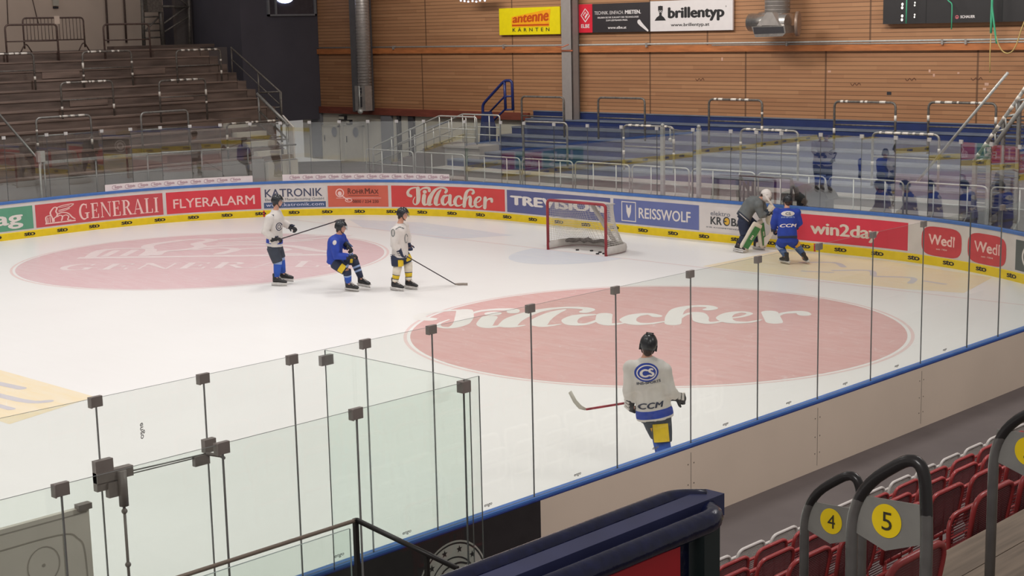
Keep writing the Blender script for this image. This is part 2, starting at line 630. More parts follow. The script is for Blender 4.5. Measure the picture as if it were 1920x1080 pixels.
# timber boarding
def timber(name, c0, c1, pitch=0.123, seams=()):
    m, T, B = newmat(name, 0.6)
    tc = T.n('ShaderNodeTexCoord')
    sp = T.n('ShaderNodeSeparateXYZ')
    T.l(tc.outputs['Object'], sp.inputs[0])
    z = T.math('DIVIDE', sp.outputs['Z'], pitch)
    row = T.math('FLOOR', z)
    fr = T.math('FRACT', z)
    seg = T.math('FLOOR', T.math('DIVIDE', T.math('ADD', sp.outputs['X'], T.math('MULTIPLY', T.math('FRACT', T.math('MULTIPLY', row, 0.37)), 3.0)), 3.3))
    wn = T.n('ShaderNodeTexWhiteNoise', noise_dimensions='2D')
    cb = T.n('ShaderNodeCombineXYZ')
    T.l(row, cb.inputs[0])
    T.l(seg, cb.inputs[1])
    T.l(cb.outputs[0], wn.inputs['Vector'])
    mp = T.n('ShaderNodeMapping')
    mp.inputs['Scale'].default_value = (0.7, 1, 9)
    T.l(tc.outputs['Object'], mp.inputs['Vector'])
    nz = T.n('ShaderNodeTexNoise')
    nz.inputs['Scale'].default_value = 1.6
    nz.inputs['Detail'].default_value = 5
    T.l(mp.outputs['Vector'], nz.inputs['Vector'])
    f = T.math('ADD', T.math('MULTIPLY', wn.outputs['Value'], 0.5), T.math('MULTIPLY', nz.outputs['Fac'], 0.5))
    c = T.mix(f, c0, c1)
    g = T.math('LESS_THAN', fr, 0.16)
    vary = T.math('MULTIPLY', g, 0.66)
    c = T.mix(vary, c, tuple(x * 0.22 for x in c0))
    for sx in seams:
        s = T.math('LESS_THAN', T.math('ABSOLUTE', T.math('SUBTRACT', sp.outputs['X'], sx)), 0.03)
        c = T.mix(T.math('MULTIPLY', s, 0.75), c, tuple(x * 0.3 for x in c0))
    T.l(c, B.inputs['Base Color'])
    bp = T.n('ShaderNodeBump')
    bp.inputs['Strength'].default_value = 0.3
    bp.inputs['Distance'].default_value = 0.01
    T.l(T.math('SUBTRACT', 1.0, g), bp.inputs['Height'])
    T.l(bp.outputs['Normal'], B.inputs['Normal'])
    return m
WOOD_LOW = timber('timber_cladding', (0.30, 0.135, 0.062), (0.46, 0.235, 0.115), seams=(-18.56, -13.8, -7.57, -3.79, -0.92, 3.9))
WOOD_UP = timber('upper_timber_cladding', (0.31, 0.145, 0.068), (0.48, 0.25, 0.125), pitch=0.125, seams=(-18.3, -13.8, -7.57, -5.26, 0.54))
BEAM = mat('orange_beam_wood', (176, 108, 62), 0.55, var=0.22, scale=2.0, stretch=(1, 3, 6))
BEAM_D = mat('red_brown_beam_wood', (120, 62, 48), 0.6, var=0.2, scale=2.0, stretch=(1, 3, 6))
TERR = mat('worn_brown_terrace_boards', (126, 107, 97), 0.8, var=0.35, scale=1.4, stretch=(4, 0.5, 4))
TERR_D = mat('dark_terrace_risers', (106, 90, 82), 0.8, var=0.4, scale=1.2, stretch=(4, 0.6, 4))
DECK = mat('grey_wood_deck', (128, 112, 96), 0.75, var=0.25, scale=3, stretch=(10, 0.6, 1))
BLUE_STEP = mat('navy_step_paint', (34, 48, 96), 0.5, var=0.15, scale=2)
BLUE_TREAD = mat('worn_blue_tread', (104, 112, 128), 0.55, var=0.18, scale=2.5)
CONC = mat('grey_concrete', (105, 95, 93), 0.85, var=0.1, scale=1.5)
CONC_L = mat('pale_concrete', (150, 145, 140), 0.85, var=0.1, scale=1.5)
BEIGE = mat('beige_wall_plaster', (212, 192, 176), 0.85, var=0.06, scale=0.6)
DARKW = mat('charcoal_wall_paint', (76, 73, 82), 0.8, var=0.08, scale=0.8)
CREAM = mat('cream_passage_wall', (196, 190, 176), 0.75, var=0.06, scale=0.7)
DOORW = mat('cream_door_paint', (205, 198, 182), 0.5, var=0.04)
GREYP = mat('grey_wall_pillar', (118, 118, 122), 0.7)
GREYD = mat('dark_doorway', (48, 46, 50), 0.8)
COLM = mat('grey_steel_column_paint', (148, 141, 138), 0.5, var=0.05)
BW = mat('white_board_plastic', (216, 208, 204), 0.45, var=0.06, scale=3)
BWO = mat('beige_board_outside', (226, 207, 188), 0.5, var=0.04, scale=0.8)
BBK = mat('black_board_panel', (40, 36, 38), 0.45, var=0.15)
RAIL = mat('blue_cap_rail', (70, 114, 184), 0.4, var=0.08)
RAIL_F = mat('dark_blue_rail_lip', (24, 42, 110), 0.45, var=0.08)
YEL = mat('yellow_kick_strip', (238, 206, 22), 0.4, var=0.05)
INK = mat('black_lettering', (34, 32, 34), 0.5)
WHT = mat('white_lettering', (236, 226, 222), 0.5, var=0.04)
STEEL = mat('galvanised_tube', (150, 148, 144), 0.42, 0.55, var=0.16, scale=9)
STEEL_D = mat('worn_dark_tube', (112, 106, 100), 0.5, 0.35, var=0.3, scale=12)
STEEL_R = mat('rusty_brown_tube', (92, 74, 68), 0.6, 0.2, var=0.25, scale=12)
STEEL_L = mat('bright_silver_tube', (188, 188, 184), 0.38, 0.35, var=0.1, scale=12)
TAPE = mat('white_tape', (226, 218, 208), 0.5)
NAVYT = mat('navy_gloss_tube', (17, 21, 50), 0.16, var=0.25, scale=40, bump=0.15)
NAVYS = mat('navy_stair_guard_paint', (36, 46, 104), 0.35, var=0.1)
NAVYF = mat('navy_flat_bar', (48, 52, 86), 0.4, var=0.12, scale=8)
NAVYD = mat('blackish_green_post', (34, 46, 46), 0.4, var=0.15)
REDP = mat('red_panel', (205, 34, 44), 0.4, var=0.05)
CLAMP = mat('dark_bronze_clamp', (140, 130, 124), 0.45, 0.1, var=0.1)
CLAMP_L = mat('pale_glass_clip', (190, 188, 186), 0.4)
HANDR = mat('brown_metal_handrail', (156, 140, 126), 0.35, 0.4)
HANDD = mat('black_metal_handrail', (44, 42, 40), 0.4, 0.2)
ALU = mat('bright_duct_metal', (196, 192, 188), 0.28, 0.9, var=0.12, scale=14)
ALU_D = mat('grey_duct_metal', (168, 162, 158), 0.38, 0.45, var=0.1)
BLACK = mat('matt_black', (28, 28, 30), 0.6)
SCORE = mat('black_scoreboard_face', (40, 38, 40), 0.5, var=0.06)
GREEN_R = mat('green_rope', (70, 170, 130), 0.7)
YEL_R = mat('yellowish_rope', (190, 165, 105), 0.7)
REDF = mat('red_seat_frame', (164, 58, 58), 0.35, var=0.08)
REDM = mat('dark_red_seat_mesh', (112, 46, 50), 0.5, var=0.15)
WHF = mat('white_seat_frame', (214, 206, 200), 0.4)
WHM = mat('pale_seat_mesh', (168, 160, 154), 0.5)
BLUESEAT = mat('blue_seat_pad', (20, 40, 120), 0.5)
PLATE = mat('grey_number_plate', (150, 148, 142), 0.45, 0.3, var=0.12, scale=7)
YSTK = mat('yellow_sticker', (250, 214, 24), 0.4)
PUCKM = mat('black_rubber', (22, 22, 24), 0.6)
GOALR = mat('red_goal_pipe', (152, 46, 54), 0.4, var=0.25, scale=4)
NETW = mat('white_net_cord', (205, 200, 192), 0.7)
CANVAS = mat('white_goal_canvas', (200, 194, 188), 0.7)
# ================================================================ rink geometry
RW, RY, RR = 14.22, 3.465, 8.745
STR = RW - RR
ARC = RR * PI / 2
def bp(s, off=0.0):
    """point of the rink outline: s metres along the boards from the middle of the end"""
    sg = 1 if s >= 0 else -1
    a = abs(s)
    if a <= STR:
        return Vector((s, RY + off, 0))
    a2 = a - STR
    if a2 <= ARC:
        t = a2 / RR
        return Vector((sg * (STR + (RR + off) * math.sin(t)), RY - RR + (RR + off) * math.cos(t), 0))
    return Vector((sg * (RW + off), RY - RR - (a2 - ARC), 0))
def on_boards(off):
    return lambda x, z: bp(x, off) + Vector((0, 0, z))
def srange(s0, s1, step=0.3):
    n = max(1, int(math.ceil((s1 - s0) / step)))
    return [s0 + (s1 - s0) * i / n for i in range(n + 1)]
def sweep(bm, s0, s1, prof, mi=0, step=0.3, cap=True):
    rings = [[bm.verts.new(bp(s, o) + Vector((0, 0, z))) for o, z in prof] for s in srange(s0, s1, step)]
    n = len(prof)
    for a, b in zip(rings[:-1], rings[1:]):
        for k in range(n):
            bm.faces.new((a[k], a[(k + 1) % n], b[(k + 1) % n], b[k])).material_index = mi
    if cap:
        bm.faces.new(list(reversed(rings[0]))).material_index = mi
        bm.faces.new(rings[-1]).material_index = mi
def s_near(y):
    return STR + ARC + (RY - RR - y)

SL, SR = -66.0, 66.0
# ---------------------------------------------------------------- ice
bm = NB()
ring = [bm.verts.new(bp(s, 0.1)) for s in srange(SL, SR, 0.4)]
bm.faces.new(ring)
floor = struct('floor', bm, ICE)
def ice_part(name, tfs, m, z, fn=None, label=None):
    bm = NB()
    for i, tf in enumerate(tfs):
        lay(bm, tf, (lambda x, y: Vector((x, y, z))) if fn is None else fn, base=i * 0.4, step=0.00018)
    bmesh.ops.triangulate(bm, faces=bm.faces[:])
    bm.normal_update()
    for f in bm.faces:
        if f.normal.z < 0:
            f.normal_flip()
    return obj(name, bm, m, floor, label=label, fix=False)
ice_part('face_off_circle', [disc2d(7, -6, 4.38, 4.38, 96)], RED_ICE, 0.0010, label='salmon red painted circle')
ice_part('face_off_circle', [disc2d(-7, -6, 4.38, 4.38, 96)], PINK_ICE, 0.0010, label='pale pink painted circle')
ice_part('circle_line', [ring2d(7, -6, 4.5, 4.5, 0.06, 96)], LINE_ICE, 0.0012)
ice_part('circle_line', [ring2d(-7, -6, 4.5, 4.5, 0.06, 96)], LINE_ICE, 0.0012)
# script on the near circle: base line runs along (4.9, 4.6)
bx, by = Vector((4.9, 4.6)).normalized(), Vector((-4.6, 4.9)).normalized()
def near_fn(x, y):
    p = Vector((3.62, -8.95)) + bx * ((x - 0.62) * 1.92) + by * ((y - 0.02) * 2.15)
    return Vector((p.x, p.y, 0.0022))
ice_part('circle_lettering', [SCRIPT()], WHT_ICE, 0, near_fn)
rom = ROMAN('GENERALI')
gx, gy = Vector((5.02, 4.38)).normalized(), Vector((-4.38, 5.02)).normalized()
rl = max(v[0] for v in rom[0])
def far_fn(x, y):
    p = Vector((-8.35, -9.3)) + gx * (x * 6.75 / rl) + gy * (y * 0.92)
    return Vector((p.x, p.y, 0.0022))
ice_part('circle_lettering', [rom], FAINT_ICE, 0, far_fn)
def lion_fn(x, y):
    p = Vector((-9.6, -8.6)) + gx * (0.3 + x * 6.6) + gy * (0.45 + y * 3.6)
    return Vector((p.x, p.y, 0.0022))
ice_part('circle_emblem', [LION()], FAINT_ICE, 0, lion_fn)
# goal area, lines and the faded adverts in the ice
cr = [(-0.15 + 1.42 * math.cos(a), -1.95 * math.sin(a) * 0.98) for a in [PI * k / 24 for k in range(25)]]
ice_part('goal_crease', [poly2d(cr)], BLU_ICE, 0.0010, label='pale blue goal crease')
ice_part('goal_line', [rect2d(-13.4, -0.025, 13.4, 0.025, 20)], LINE_ICE, 0.0014)
ice_part('ice_advert', [poly2d([(3.45, 0.15), (3.5, 3.1), (6.2, 3.2), (9.2, 2.5), (9.6, 0.5), (8.4, 0.2)])], YEL_ICE, 0.0010, label='faded yellow advert')
def smear(p, w):
    return stroke2d(p, [w] * len(p), 4)
ice_part('advert_marks', [smear([(4.9, 1.9), (5.5, 2.3), (6.0, 1.9)], 0.14), smear([(6.1, 1.35), (6.7, 1.8), (7.1, 1.3)], 0.14), smear([(7.2, 1.2), (7.9, 1.5), (8.2, 0.9)], 0.14), smear([(5.6, 0.9), (6.2, 1.1)], 0.12), smear([(8.3, 1.3), (8.8, 1.2)], 0.12)], GRY_ICE, 0.0016)
ice_part('ice_advert', [poly2d([(-6.0, -15.35), (3.6, -15.25), (4.1, -16.9), (-6.0, -17.1)])], YEL_ICE, 0.0010)
ice_part('advert_marks', [smear([(0.4, -15.9), (2.2, -15.7)], 0.16), smear([(0.6, -16.25), (2.9, -16.1), (3.3, -15.85)], 0.16), smear([(1.0, -16.6), (3.3, -16.45)], 0.13), smear([(-1.0, -15.7), (0.2, -15.65)], 0.16), smear([(-1.0, -16.3), (0.2, -16.2)], 0.16)], GRY_ICE, 0.0016)
ice_part('ice_advert', [poly2d([(-9.9, 1.0), (-7.6, 1.75), (-3.6, 1.35), (-4.5, -0.2), (-8.1, 0.0)])], BLU_ICE, 0.0010)
ice_part('ice_advert', [poly2d([(6.2, -21.6), (8.6, -20.4), (9.6, -20.4), (11.8, -18.4), (12.4, -20.0), (12.2, -24.0), (6.2, -24.0)])], BLU_ICE, 0.0010)

# concrete floor round the rink
bm = NB()
ss = srange(SL, SR, 0.6)
FZ = lambda s: 0.26 - 0.045 * min(1, max(0, (s - STR - ARC + 1) / 1.0))
a = [bm.verts.new(bp(s, 0.09) + Vector((0, 0, FZ(s)))) for s in ss]
b = [bm.verts.new(bp(s, 16.0) + Vector((0, 0, FZ(s)))) for s in ss]
for i in range(len(ss) - 1):
    bm.faces.new((a[i], a[i + 1], b[i + 1], b[i]))
struct('floor', bm, CONC)

# ---------------------------------------------------------------- boards
boards = thing('rink_boards', 'white rink boards with blue cap rail, yellow kick strip and adverts round the ice', 'rink boards', (0, RY, 0))
bm = NB()
sweep(bm, SL, SR, [(0.0, -0.02), (0.0, 0.985), (0.088, 0.985), (0.088, -0.02)])
obj('board_wall', bm, BW, boards)
bm = NB()
sweep(bm, STR + 2.0, s_near(-16.85), [(0.089, 0.211), (0.089, 1.007), (0.102, 1.007), (0.102, 0.211)])
for y in (-9.75, -12.15, -14.55):           # butt joints and screw heads of the outside sheets
    b2(bm, (RW + 0.102, y - 0.003, 0.27), (RW + 0.1035, y + 0.003, 0.96), 1)
    for dy in (-0.05, 0.05):
        for z in (0.42, 0.62, 0.84):
            b2(bm, (RW + 0.102, y + dy - 0.006, z - 0.006), (RW + 0.105, y + dy + 0.006, z + 0.006), 1)
obj('outside_sheet', bm, [BWO, STEEL_D], boards, label='beige outside sheet')
bm = NB()
sweep(bm, s_near(-16.85), SR, [(0.089, 0.211), (0.089, 1.007), (0.102, 1.007), (0.102, 0.211)])
pan = obj('bench_panel', bm, BBK, boards, label='black outside panel')
# round emblem on the black panel
EM = mat('emblem_grey_white', (186, 178, 172), 0.5)
EMR = mat('emblem_orange', (190, 110, 80), 0.5)
def em_fn(off):
    return lambda x, y: Vector((RW + 0.102 + off, -18.0 + x * 1.07, 0.49 + y * 1.07))
bm = NB()
lay(bm, disc2d(0, 0, 0.40, 0.40, 48), em_fn(0.002))
lay(bm, ring2d(0, 0, 0.385, 0.385, 0.014, 48), em_fn(0.004), 1)
lay(bm, ring2d(0, 0, 0.265, 0.265, 0.012, 48), em_fn(0.004), 1)
for k in range(12):
    an = PI / 2 + (k + 0.5) * 2 * PI / 12
    cx, cy = 0.325 * math.cos(an), 0.325 * math.sin(an)
    pts = []
    for j in range(10):
        r = 0.034 if j % 2 == 0 else 0.014
        aa = PI / 2 + j * PI / 5
        pts.append((cx + r * math.cos(aa), cy + r * math.sin(aa)))
    lay(bm, poly2d(pts), em_fn(0.004), 1)
for p, w in (([(-0.19, 0.05), (-0.1, 0.17), (0.06, 0.2), (0.16, 0.17)], 0.016), ([(-0.2, 0.0), (-0.1, 0.12), (0.05, 0.14)], 0.014), ([(-0.06, 0.1), (0.04, 0.08), (0.1, 0.12)], 0.014), ([(-0.16, -0.1), (-0.02, -0.02), (0.14, 0.03), (0.2, -0.06)], 0.016)):
    lay(bm, stroke2d(p, [w] * len(p), 4), em_fn(0.0045), 1)
lay(bm, stroke2d([(-0.2, 0.0), (-0.15, -0.07), (-0.08, -0.06), (-0.1, 0.02)], [0.02] * 4, 4), em_fn(0.005), 2)
obj('club_emblem', bm, [EM, INK, EMR], pan, fix=False, label='round pale emblem ringed with stars')
bm = NB()
sweep(bm, SL, SR, [(-0.014, 0.972), (-0.014, 1.035), (0.0, 1.046), (0.074, 1.046), (0.082, 1.038), (0.082, 1.018), (0.074, 0.986)])
sweep(bm, SL, SR, [(0.075, 1.008), (0.075, 1.017), (0.102, 1.017), (0.102, 1.008)], 1)
obj('cap_rail', bm, [RAIL, RAIL_F], boards, label='blue cap rail')
bm = NB()
sweep(bm, SL, SR, [(-0.014, 0.0), (-0.014, 0.185), (0.0, 0.2), (0.0, 0.0)])
kick = obj('kick_strip', bm, YEL, boards, label='yellow kick strip')
sto = text2d('sto', 0.035, space=0.86)
sw = max(v[0] for v in sto[0])
bm = NB()
s = -20.64 - 0.9845 * 40
while s < 24:
    lay(bm, fit(sto, s - 0.165, s + 0.165, 0.065, 0.188), on_boards(-0.017))
    s += 0.9845
obj('strip_lettering', bm, INK, kick, fix=False)
bm = NB()
for s in (-13.65, 4.26):
    lay(bm, rect2d(s - 0.025, 0.005, s + 0.025, 0.19), on_boards(-0.018))
obj('line_mark', bm, REDP, kick, fix=False, label='red goal line mark')

# adverts: (kind, s0, s1, colour, ...)
AD = {'green': (96, 158, 128), 'gred': (203, 78, 84), 'fred': (222, 62, 74), 'white': (222, 214, 210), 'orange': (214, 104, 84), 'vred': (216, 72, 70), 'blue': (94, 98, 146), 'blue2': (106, 116, 170), 'wred': (214, 58, 78), 'navy': (72, 92, 132), 'grey': (86, 94, 94)}
ADM = {k: mat('advert_' + k, v, 0.42, var=0.05, scale=2) for k, v in AD.items()}
LG = {'white': mat('advert_white_ink', (232, 224, 218), 0.5, var=0.02), 'pink': mat('advert_pale_pink_ink', (246, 206, 200), 0.5), 'dark': mat('advert_dark_ink', (74, 78, 104), 0.5), 'grey': mat('advert_grey_ink', (132, 134, 142), 0.5), 'brown': mat('advert_brown_ink', (112, 58, 48), 0.5), 'yel': mat('advert_yellow_ink', (226, 178, 60), 0.5), 'cream': mat('advert_cream_ink', (220, 206, 192), 0.5), 'lilac': mat('advert_lilac_ink', (206, 206, 228), 0.5), 'charc': mat('advert_charcoal_ink', (66, 68, 70), 0.5)}
Z0, Z1 = 0.245, 0.875
def advert(label, s0, s1, bg, parts, z0=Z0, z1=Z1):
    bm = NB()
    sweep(bm, s0, s1, [(-0.003, z0), (-0.003, z1), (0.002, z1), (0.002, z0)], step=0.2)
    p = obj('advert_panel', bm, ADM[bg], boards, label=label)
    for nm, m, tfs in parts:
        bm = NB()
        for i, tf in enumerate(tfs):
            lay(bm, xf(tf, lambda x, y: (s0 + x, y)), on_boards(-0.0065), base=i * 0.45)
        obj(nm, bm, m if not isinstance(m, str) else LG[m], p, fix=False)
    return p
advert('green advert with white lettering', -23.3, -20.5, 'green', [('lettering', 'white', [fit(text2d('kelag', 0.03), 0.6, 2.5, 0.42, 0.80)])])
gl = xf(LION(), lambda x, y: (0.25 + x * 0.95, 0.31 + y * 0.5))
gr = xf(rom, lambda x, y: (1.3 + x * 2.4 / rl, 0.33 + y * 0.43))
advert('red advert with winged lion and white roman capitals', -20.42, -16.58, 'gred', [('lion_emblem', 'pink', [gl]), ('lettering', 'pink', [gr])])
advert('bright red advert with thin white capitals', -16.48, -13.72, 'fred', [('lettering', 'pink', [fit(text2d('FLYERALARM', 0.012), 0.2, 2.58, 0.40, 0.68)])])
advert('white advert with slate capitals and a navy web strip', -13.68, -11.79, 'white', [
    ('lettering', 'dark', [fit(text2d('KATRONIK', 0.012), 0.08, 1.78, 0.58, 0.83)]),
    ('small_lettering', 'grey', [fit(text2d('Electronic Manufacturing GmbH', 0.01), 0.08, 1.82, 0.47, 0.545)]),
    ('web_strip', ADM['navy'], [rect2d(0.04, 0.25, 1.87, 0.42, 10)])])
bm = NB()
lay(bm, fit(text2d('www.katronik.com', 0.02, space=1.1), -13.58, -11.87, 0.30, 0.40), on_boards(-0.008))
obj('web_lettering', bm, LG['lilac'], boards, fix=False)
advert('orange advert with dark brown capitals', -11.74, -9.9, 'orange', [
    ('lettering', 'brown', [fit(text2d('R', 0.035), 0.6, 0.71, 0.63, 0.80), fit(text2d('OHR', 0.03), 0.72, 1.1, 0.63, 0.76), fit(text2d('M', 0.035), 1.12, 1.28, 0.63, 0.80), fit(text2d('AX', 0.03), 1.29, 1.55, 0.63, 0.76), rect2d(0.62, 0.575, 1.55, 0.587, 6), fit(text2d('0800 / 234 230', 0.02), 0.74, 1.54, 0.36, 0.45)]),
    ('head_emblem', 'pink', [ring2d(0.36, 0.66, 0.13, 0.13, 0.03, 24), disc2d(0.36, 0.64, 0.06, 0.07, 16), stroke2d([(0.42, 0.58), (0.52, 0.5), (0.6, 0.44)], [0.03, 0.03, 0.03], 3), ring2d(0.62, 0.44, 0.11, 0.06, 0.02, 20), rect2d(0.25, 0.50, 1.62, 0.512, 8)])])
scr = xf(SCRIPT(), lambda x, y: (x * 3.82 / 5.05, 0.245 + y * 0.63))
advert('red advert with large white brush script', -9.8, -5.96, 'vred', [('lettering', 'cream', [scr])])
advert('slate blue advert with wide white capitals behind the goal', -5.88, -2.07, 'blue', [('lettering', 'white', [fit(text2d('TREVISION', 0.055), 0.12, 3.62, 0.47, 0.73)])])
wolf = [poly2d([(0.44, 0.74), (0.475, 0.74), (0.50, 0.66), (0.55, 0.66), (0.575, 0.74), (0.61, 0.74), (0.60, 0.55), (0.54, 0.40), (0.51, 0.40), (0.45, 0.55)])]
fr_ = [rect2d(0.28, 0.3, 0.77, 0.325, 3), rect2d(0.28, 0.8, 0.77, 0.825, 3), rect2d(0.28, 0.3, 0.305, 0.825), rect2d(0.745, 0.3, 0.77, 0.825)]
advert('blue advert with framed animal head and white capitals', -1.96, 0.85, 'blue2', [('head_emblem', 'white', wolf + fr_), ('lettering', 'white', [fit(text2d('REISSWOLF', 0.022), 0.86, 2.55, 0.42, 0.70)])])
advert('white advert with charcoal capitals behind the goalkeeper', 0.88, 3.3, 'white', [
    ('small_lettering', 'grey', [fit(text2d('elektro', 0.012), 0.33, 0.93, 0.655, 0.77)]),
    ('lettering', 'charc', [fit(text2d('KR', 0.03), 0.33, 0.68, 0.43, 0.63), disc2d(0.82, 0.53, 0.105, 0.115, 28), fit(text2d('BATH', 0.03), 0.96, 1.72, 0.43, 0.63)]),
    ('web_lettering', 'grey', [fit(text2d('IHR KOMPETENZZENTRUM', 0.01), 0.2, 1.7, 0.335, 0.37)])])
bm = NB()
lay(bm, disc2d(0.88 + 0.83, 0.53, 0.075, 0.085, 24), on_boards(-0.008))
lay(bm, rect2d(0.88 + 0.75, 0.515, 0.88 + 0.82, 0.545), on_boards(-0.0095), 1)
obj('lettering_dot', bm, [LG['yel'], LG['charc']], boards, fix=False, label='yellow dot in the lettering')
advert('red advert with big rounded white lettering', 3.34, 6.74, 'wred', [('lettering', 'cream', [fit(text2d('win2day', 0.034, space=0.97), 0.78, 2.62, 0.43, 0.72)])])
def shield(s0, s1, z0=0.215, z1=0.865):
    pts = []
    for k in range(40):
        a = 2 * PI * k / 40
        c, q = math.cos(a), math.sin(a)
        x = math.copysign(abs(c) ** 0.45, c)
        y = math.copysign(abs(q) ** 0.62, q)
        pts.append(((s0 + s1) / 2 + x * (s1 - s0) / 2, (z0 + z1) / 2 + y * (z1 - z0) / 2))
    return pts
WRED = mat('advert_shield_red', (206, 66, 74), 0.45)
for s0, s1 in ((7.12, 8.27), (8.45, 9.66)):
    bm = NB()
    c = ((s0 + s1) / 2, 0.54)
    P = shield(s0, s1)
    V = [c] + P
    lay(bm, (V, [(0, i + 1, (i + 1) % 40 + 1) for i in range(40)]), on_boards(-0.005))
    p = obj('advert_panel', bm, WRED, boards, fix=False, label='red shield shaped advert')
    bm = NB()
    lay(bm, fit(text2d('Wedl', 0.04), s0 + 0.19, s1 - 0.2, 0.47, 0.70), on_boards(-0.008))
    lay(bm, fit(text2d('seit 1904', 0.015), s0 + 0.42, s1 - 0.42, 0.36, 0.40), on_boards(-0.008))
    obj('lettering', bm, LG['pink'], p, fix=False)
advert('dark grey advert with pale ring', 9.97, 11.6, 'grey', [('ring_emblem', 'white', [ring2d(0.55, 0.56, 0.33, 0.27, 0.05, 32), ring2d(0.55, 0.56, 0.22, 0.18, 0.1, 32)])])
# long white banners standing on the rail at the back left
BAN = mat('white_banner', (232, 220, 220), 0.5, var=0.02)
BANI = mat('mauve_banner_ink', (176, 140, 152), 0.5)
for nb, (s0, s1, lab) in enumerate(((-18.25, -13.93, 'long white banner strip with small mauve logos standing on the boards, left one'), (-13.06, -7.92, 'long white banner strip with small mauve logos standing on the boards, right one'))):
    bm = NB()
    sweep(bm, s0, s1, [(0.02, 1.047), (0.02, 1.235), (0.03, 1.235), (0.03, 1.047)], step=0.2)
    bn = tag(obj('banner_strip', bm, BAN), lab, 'banner', 'banner strips on the boards')
    ink = NB()
    q = s0 + 0.2
    while q < s1 - 0.3:
        lay(ink, stroke2d([(q + 0.13, 1.19), (q + 0.03, 1.18), (q + 0.02, 1.11), (q + 0.1, 1.085), (q + 0.2, 1.1)], [0.014] * 5, 4), on_boards(0.017))
        for j in range(8):
            lay(ink, rect2d(q + 0.09 + j * 0.028, 1.115, q + 0.11 + j * 0.028, 1.115 + (0.05 if j % 3 else 0.06)), on_boards(0.016))
        q += 0.385
    rebase(bn)
    obj('banner_logos', ink, BANI, bn, fix=False)

bm = NB()
b2(bm, (-14.2, -53.2, 0.0), (14.2, -53.0, 0.99))
b2(bm, (-14.2, -53.0, 0.0), (14.2, -52.98, 0.19), 1)
b2(bm, (-14.2, -53.2, 0.99), (14.2, -53.0, 1.04), 2)
obj('end_board', bm, [BW, YEL, RAIL], boards)
# ---------------------------------------------------------------- glass panes on the boards
ORD = ['first', 'second', 'third', 'fourth', 'fifth', 'sixth', 'seventh', 'eighth', 'ninth', 'tenth', 'eleventh', 'twelfth', 'thirteenth', 'fourteenth', 'fifteenth', 'sixteenth', 'seventeenth', 'eighteenth', 'nineteenth', 'twentieth']
ORD += ['twenty-' + o for o in ORD[:9]] + ['thirtieth'] + ['thirty-' + o for o in ORD[:9]] + ['fortieth'] + ['forty-' + o for o in ORD[:9]] + ['fiftieth'] + ['fifty-' + o for o in ORD[:9]]
def pane_mesh(bm, a, b, z0, z1, th=0.012):
    d = (b - a).normalized()
    n = Vector((-d.y, d.x, 0)) * th / 2
    v = [bm.verts.new(p) for p in (a - n + Vector((0, 0, z0)), b - n + Vector((0, 0, z0)), b + n + Vector((0, 0, z0)), a + n + Vector((0, 0, z0)),
                                   a - n + Vector((0, 0, z1)), b - n + Vector((0, 0, z1)), b + n + Vector((0, 0, z1)), a + n + Vector((0, 0, z1)))]
    for q, mi in (((0, 1, 5, 4), 0), ((2, 3, 7, 6), 0), ((3, 2, 1, 0), 1), ((4, 5, 6, 7), 1), ((0, 4, 7, 3), 1), ((1, 2, 6, 5), 1)):
        bm.faces.new([v[i] for i in q]).material_index = mi
def orient(d):
    d = d.normalized()
    return Matrix((d, Vector((-d.y, d.x, 0)), Vector((0, 0, 1)))).transposed()
def glass_pane(label, a, b, z0, z1, group, big=True, joint=True, yaw=0.0, glass=None, tall_clip=0.075):
    """one pane with the clip and the joint strip at its first edge"""
    a, b = Vector(a), Vector(b)
    mid = (a + b) / 2
    t = thing('glass_screen', label, 'glass pane', (mid.x, mid.y, z0), group)
    g = 0.004
    d = (b - a).normalized()
    A, Bq = a + d * g, b - d * g
    if yaw:
        R = Matrix.Rotation(yaw, 3, 'Z')
        A, Bq = mid + R @ (A - mid), mid + R @ (Bq - mid)
    bm = NB()
    pane_mesh(bm, A, Bq, z0, z1)
    obj('pane', bm, [glass or GLASS, GEDGE], t)
    if joint:
        bm = NB()
        w = (0.0065 if a.y > -18.3 and a.x < 15 else 0.0085) if big else 0.009
        box(bm, a + Vector((0, 0, (z0 + z1) / 2)), (w, 0.0125, z1 - z0 - 0.02), orient(d))
        obj('joint_strip', bm, JOINT if big else JOINTF, t)
        bm = NB()
        if big:
            box(bm, a + Vector((0, 0, z1 - tall_clip / 2 + 0.012)), (0.09, 0.034, tall_clip), orient(d))
            box(bm, a + Vector((0, 0, z1 - tall_clip / 2 + 0.01)) + orient(d) @ Vector((-0.045, 0, 0)), (0.008, 0.05, tall_clip), orient(d))
            obj('clamp', bm, CLAMP, t)
        else:
            box(bm, a + Vector((0, 0, z1 + 0.0)), (0.10, 0.03, 0.085), orient(d))
            obj('clamp', bm, CLAMP_L, t)
    return t
GZ0, NZ1, FZ1 = 1.047, 2.86, 2.755
GO = 0.062
near_y = [-27.2, -26.2, -25.2, -24.2, -23.25, -22.3, -21.34, -20.44, -19.61, -18.86, -18.12, -16.89, -15.69, -14.5, -13.3, -12.1, -10.93, -9.72, -8.5]
ENG = mat('grey_glass_print', (150, 148, 146), 0.5)
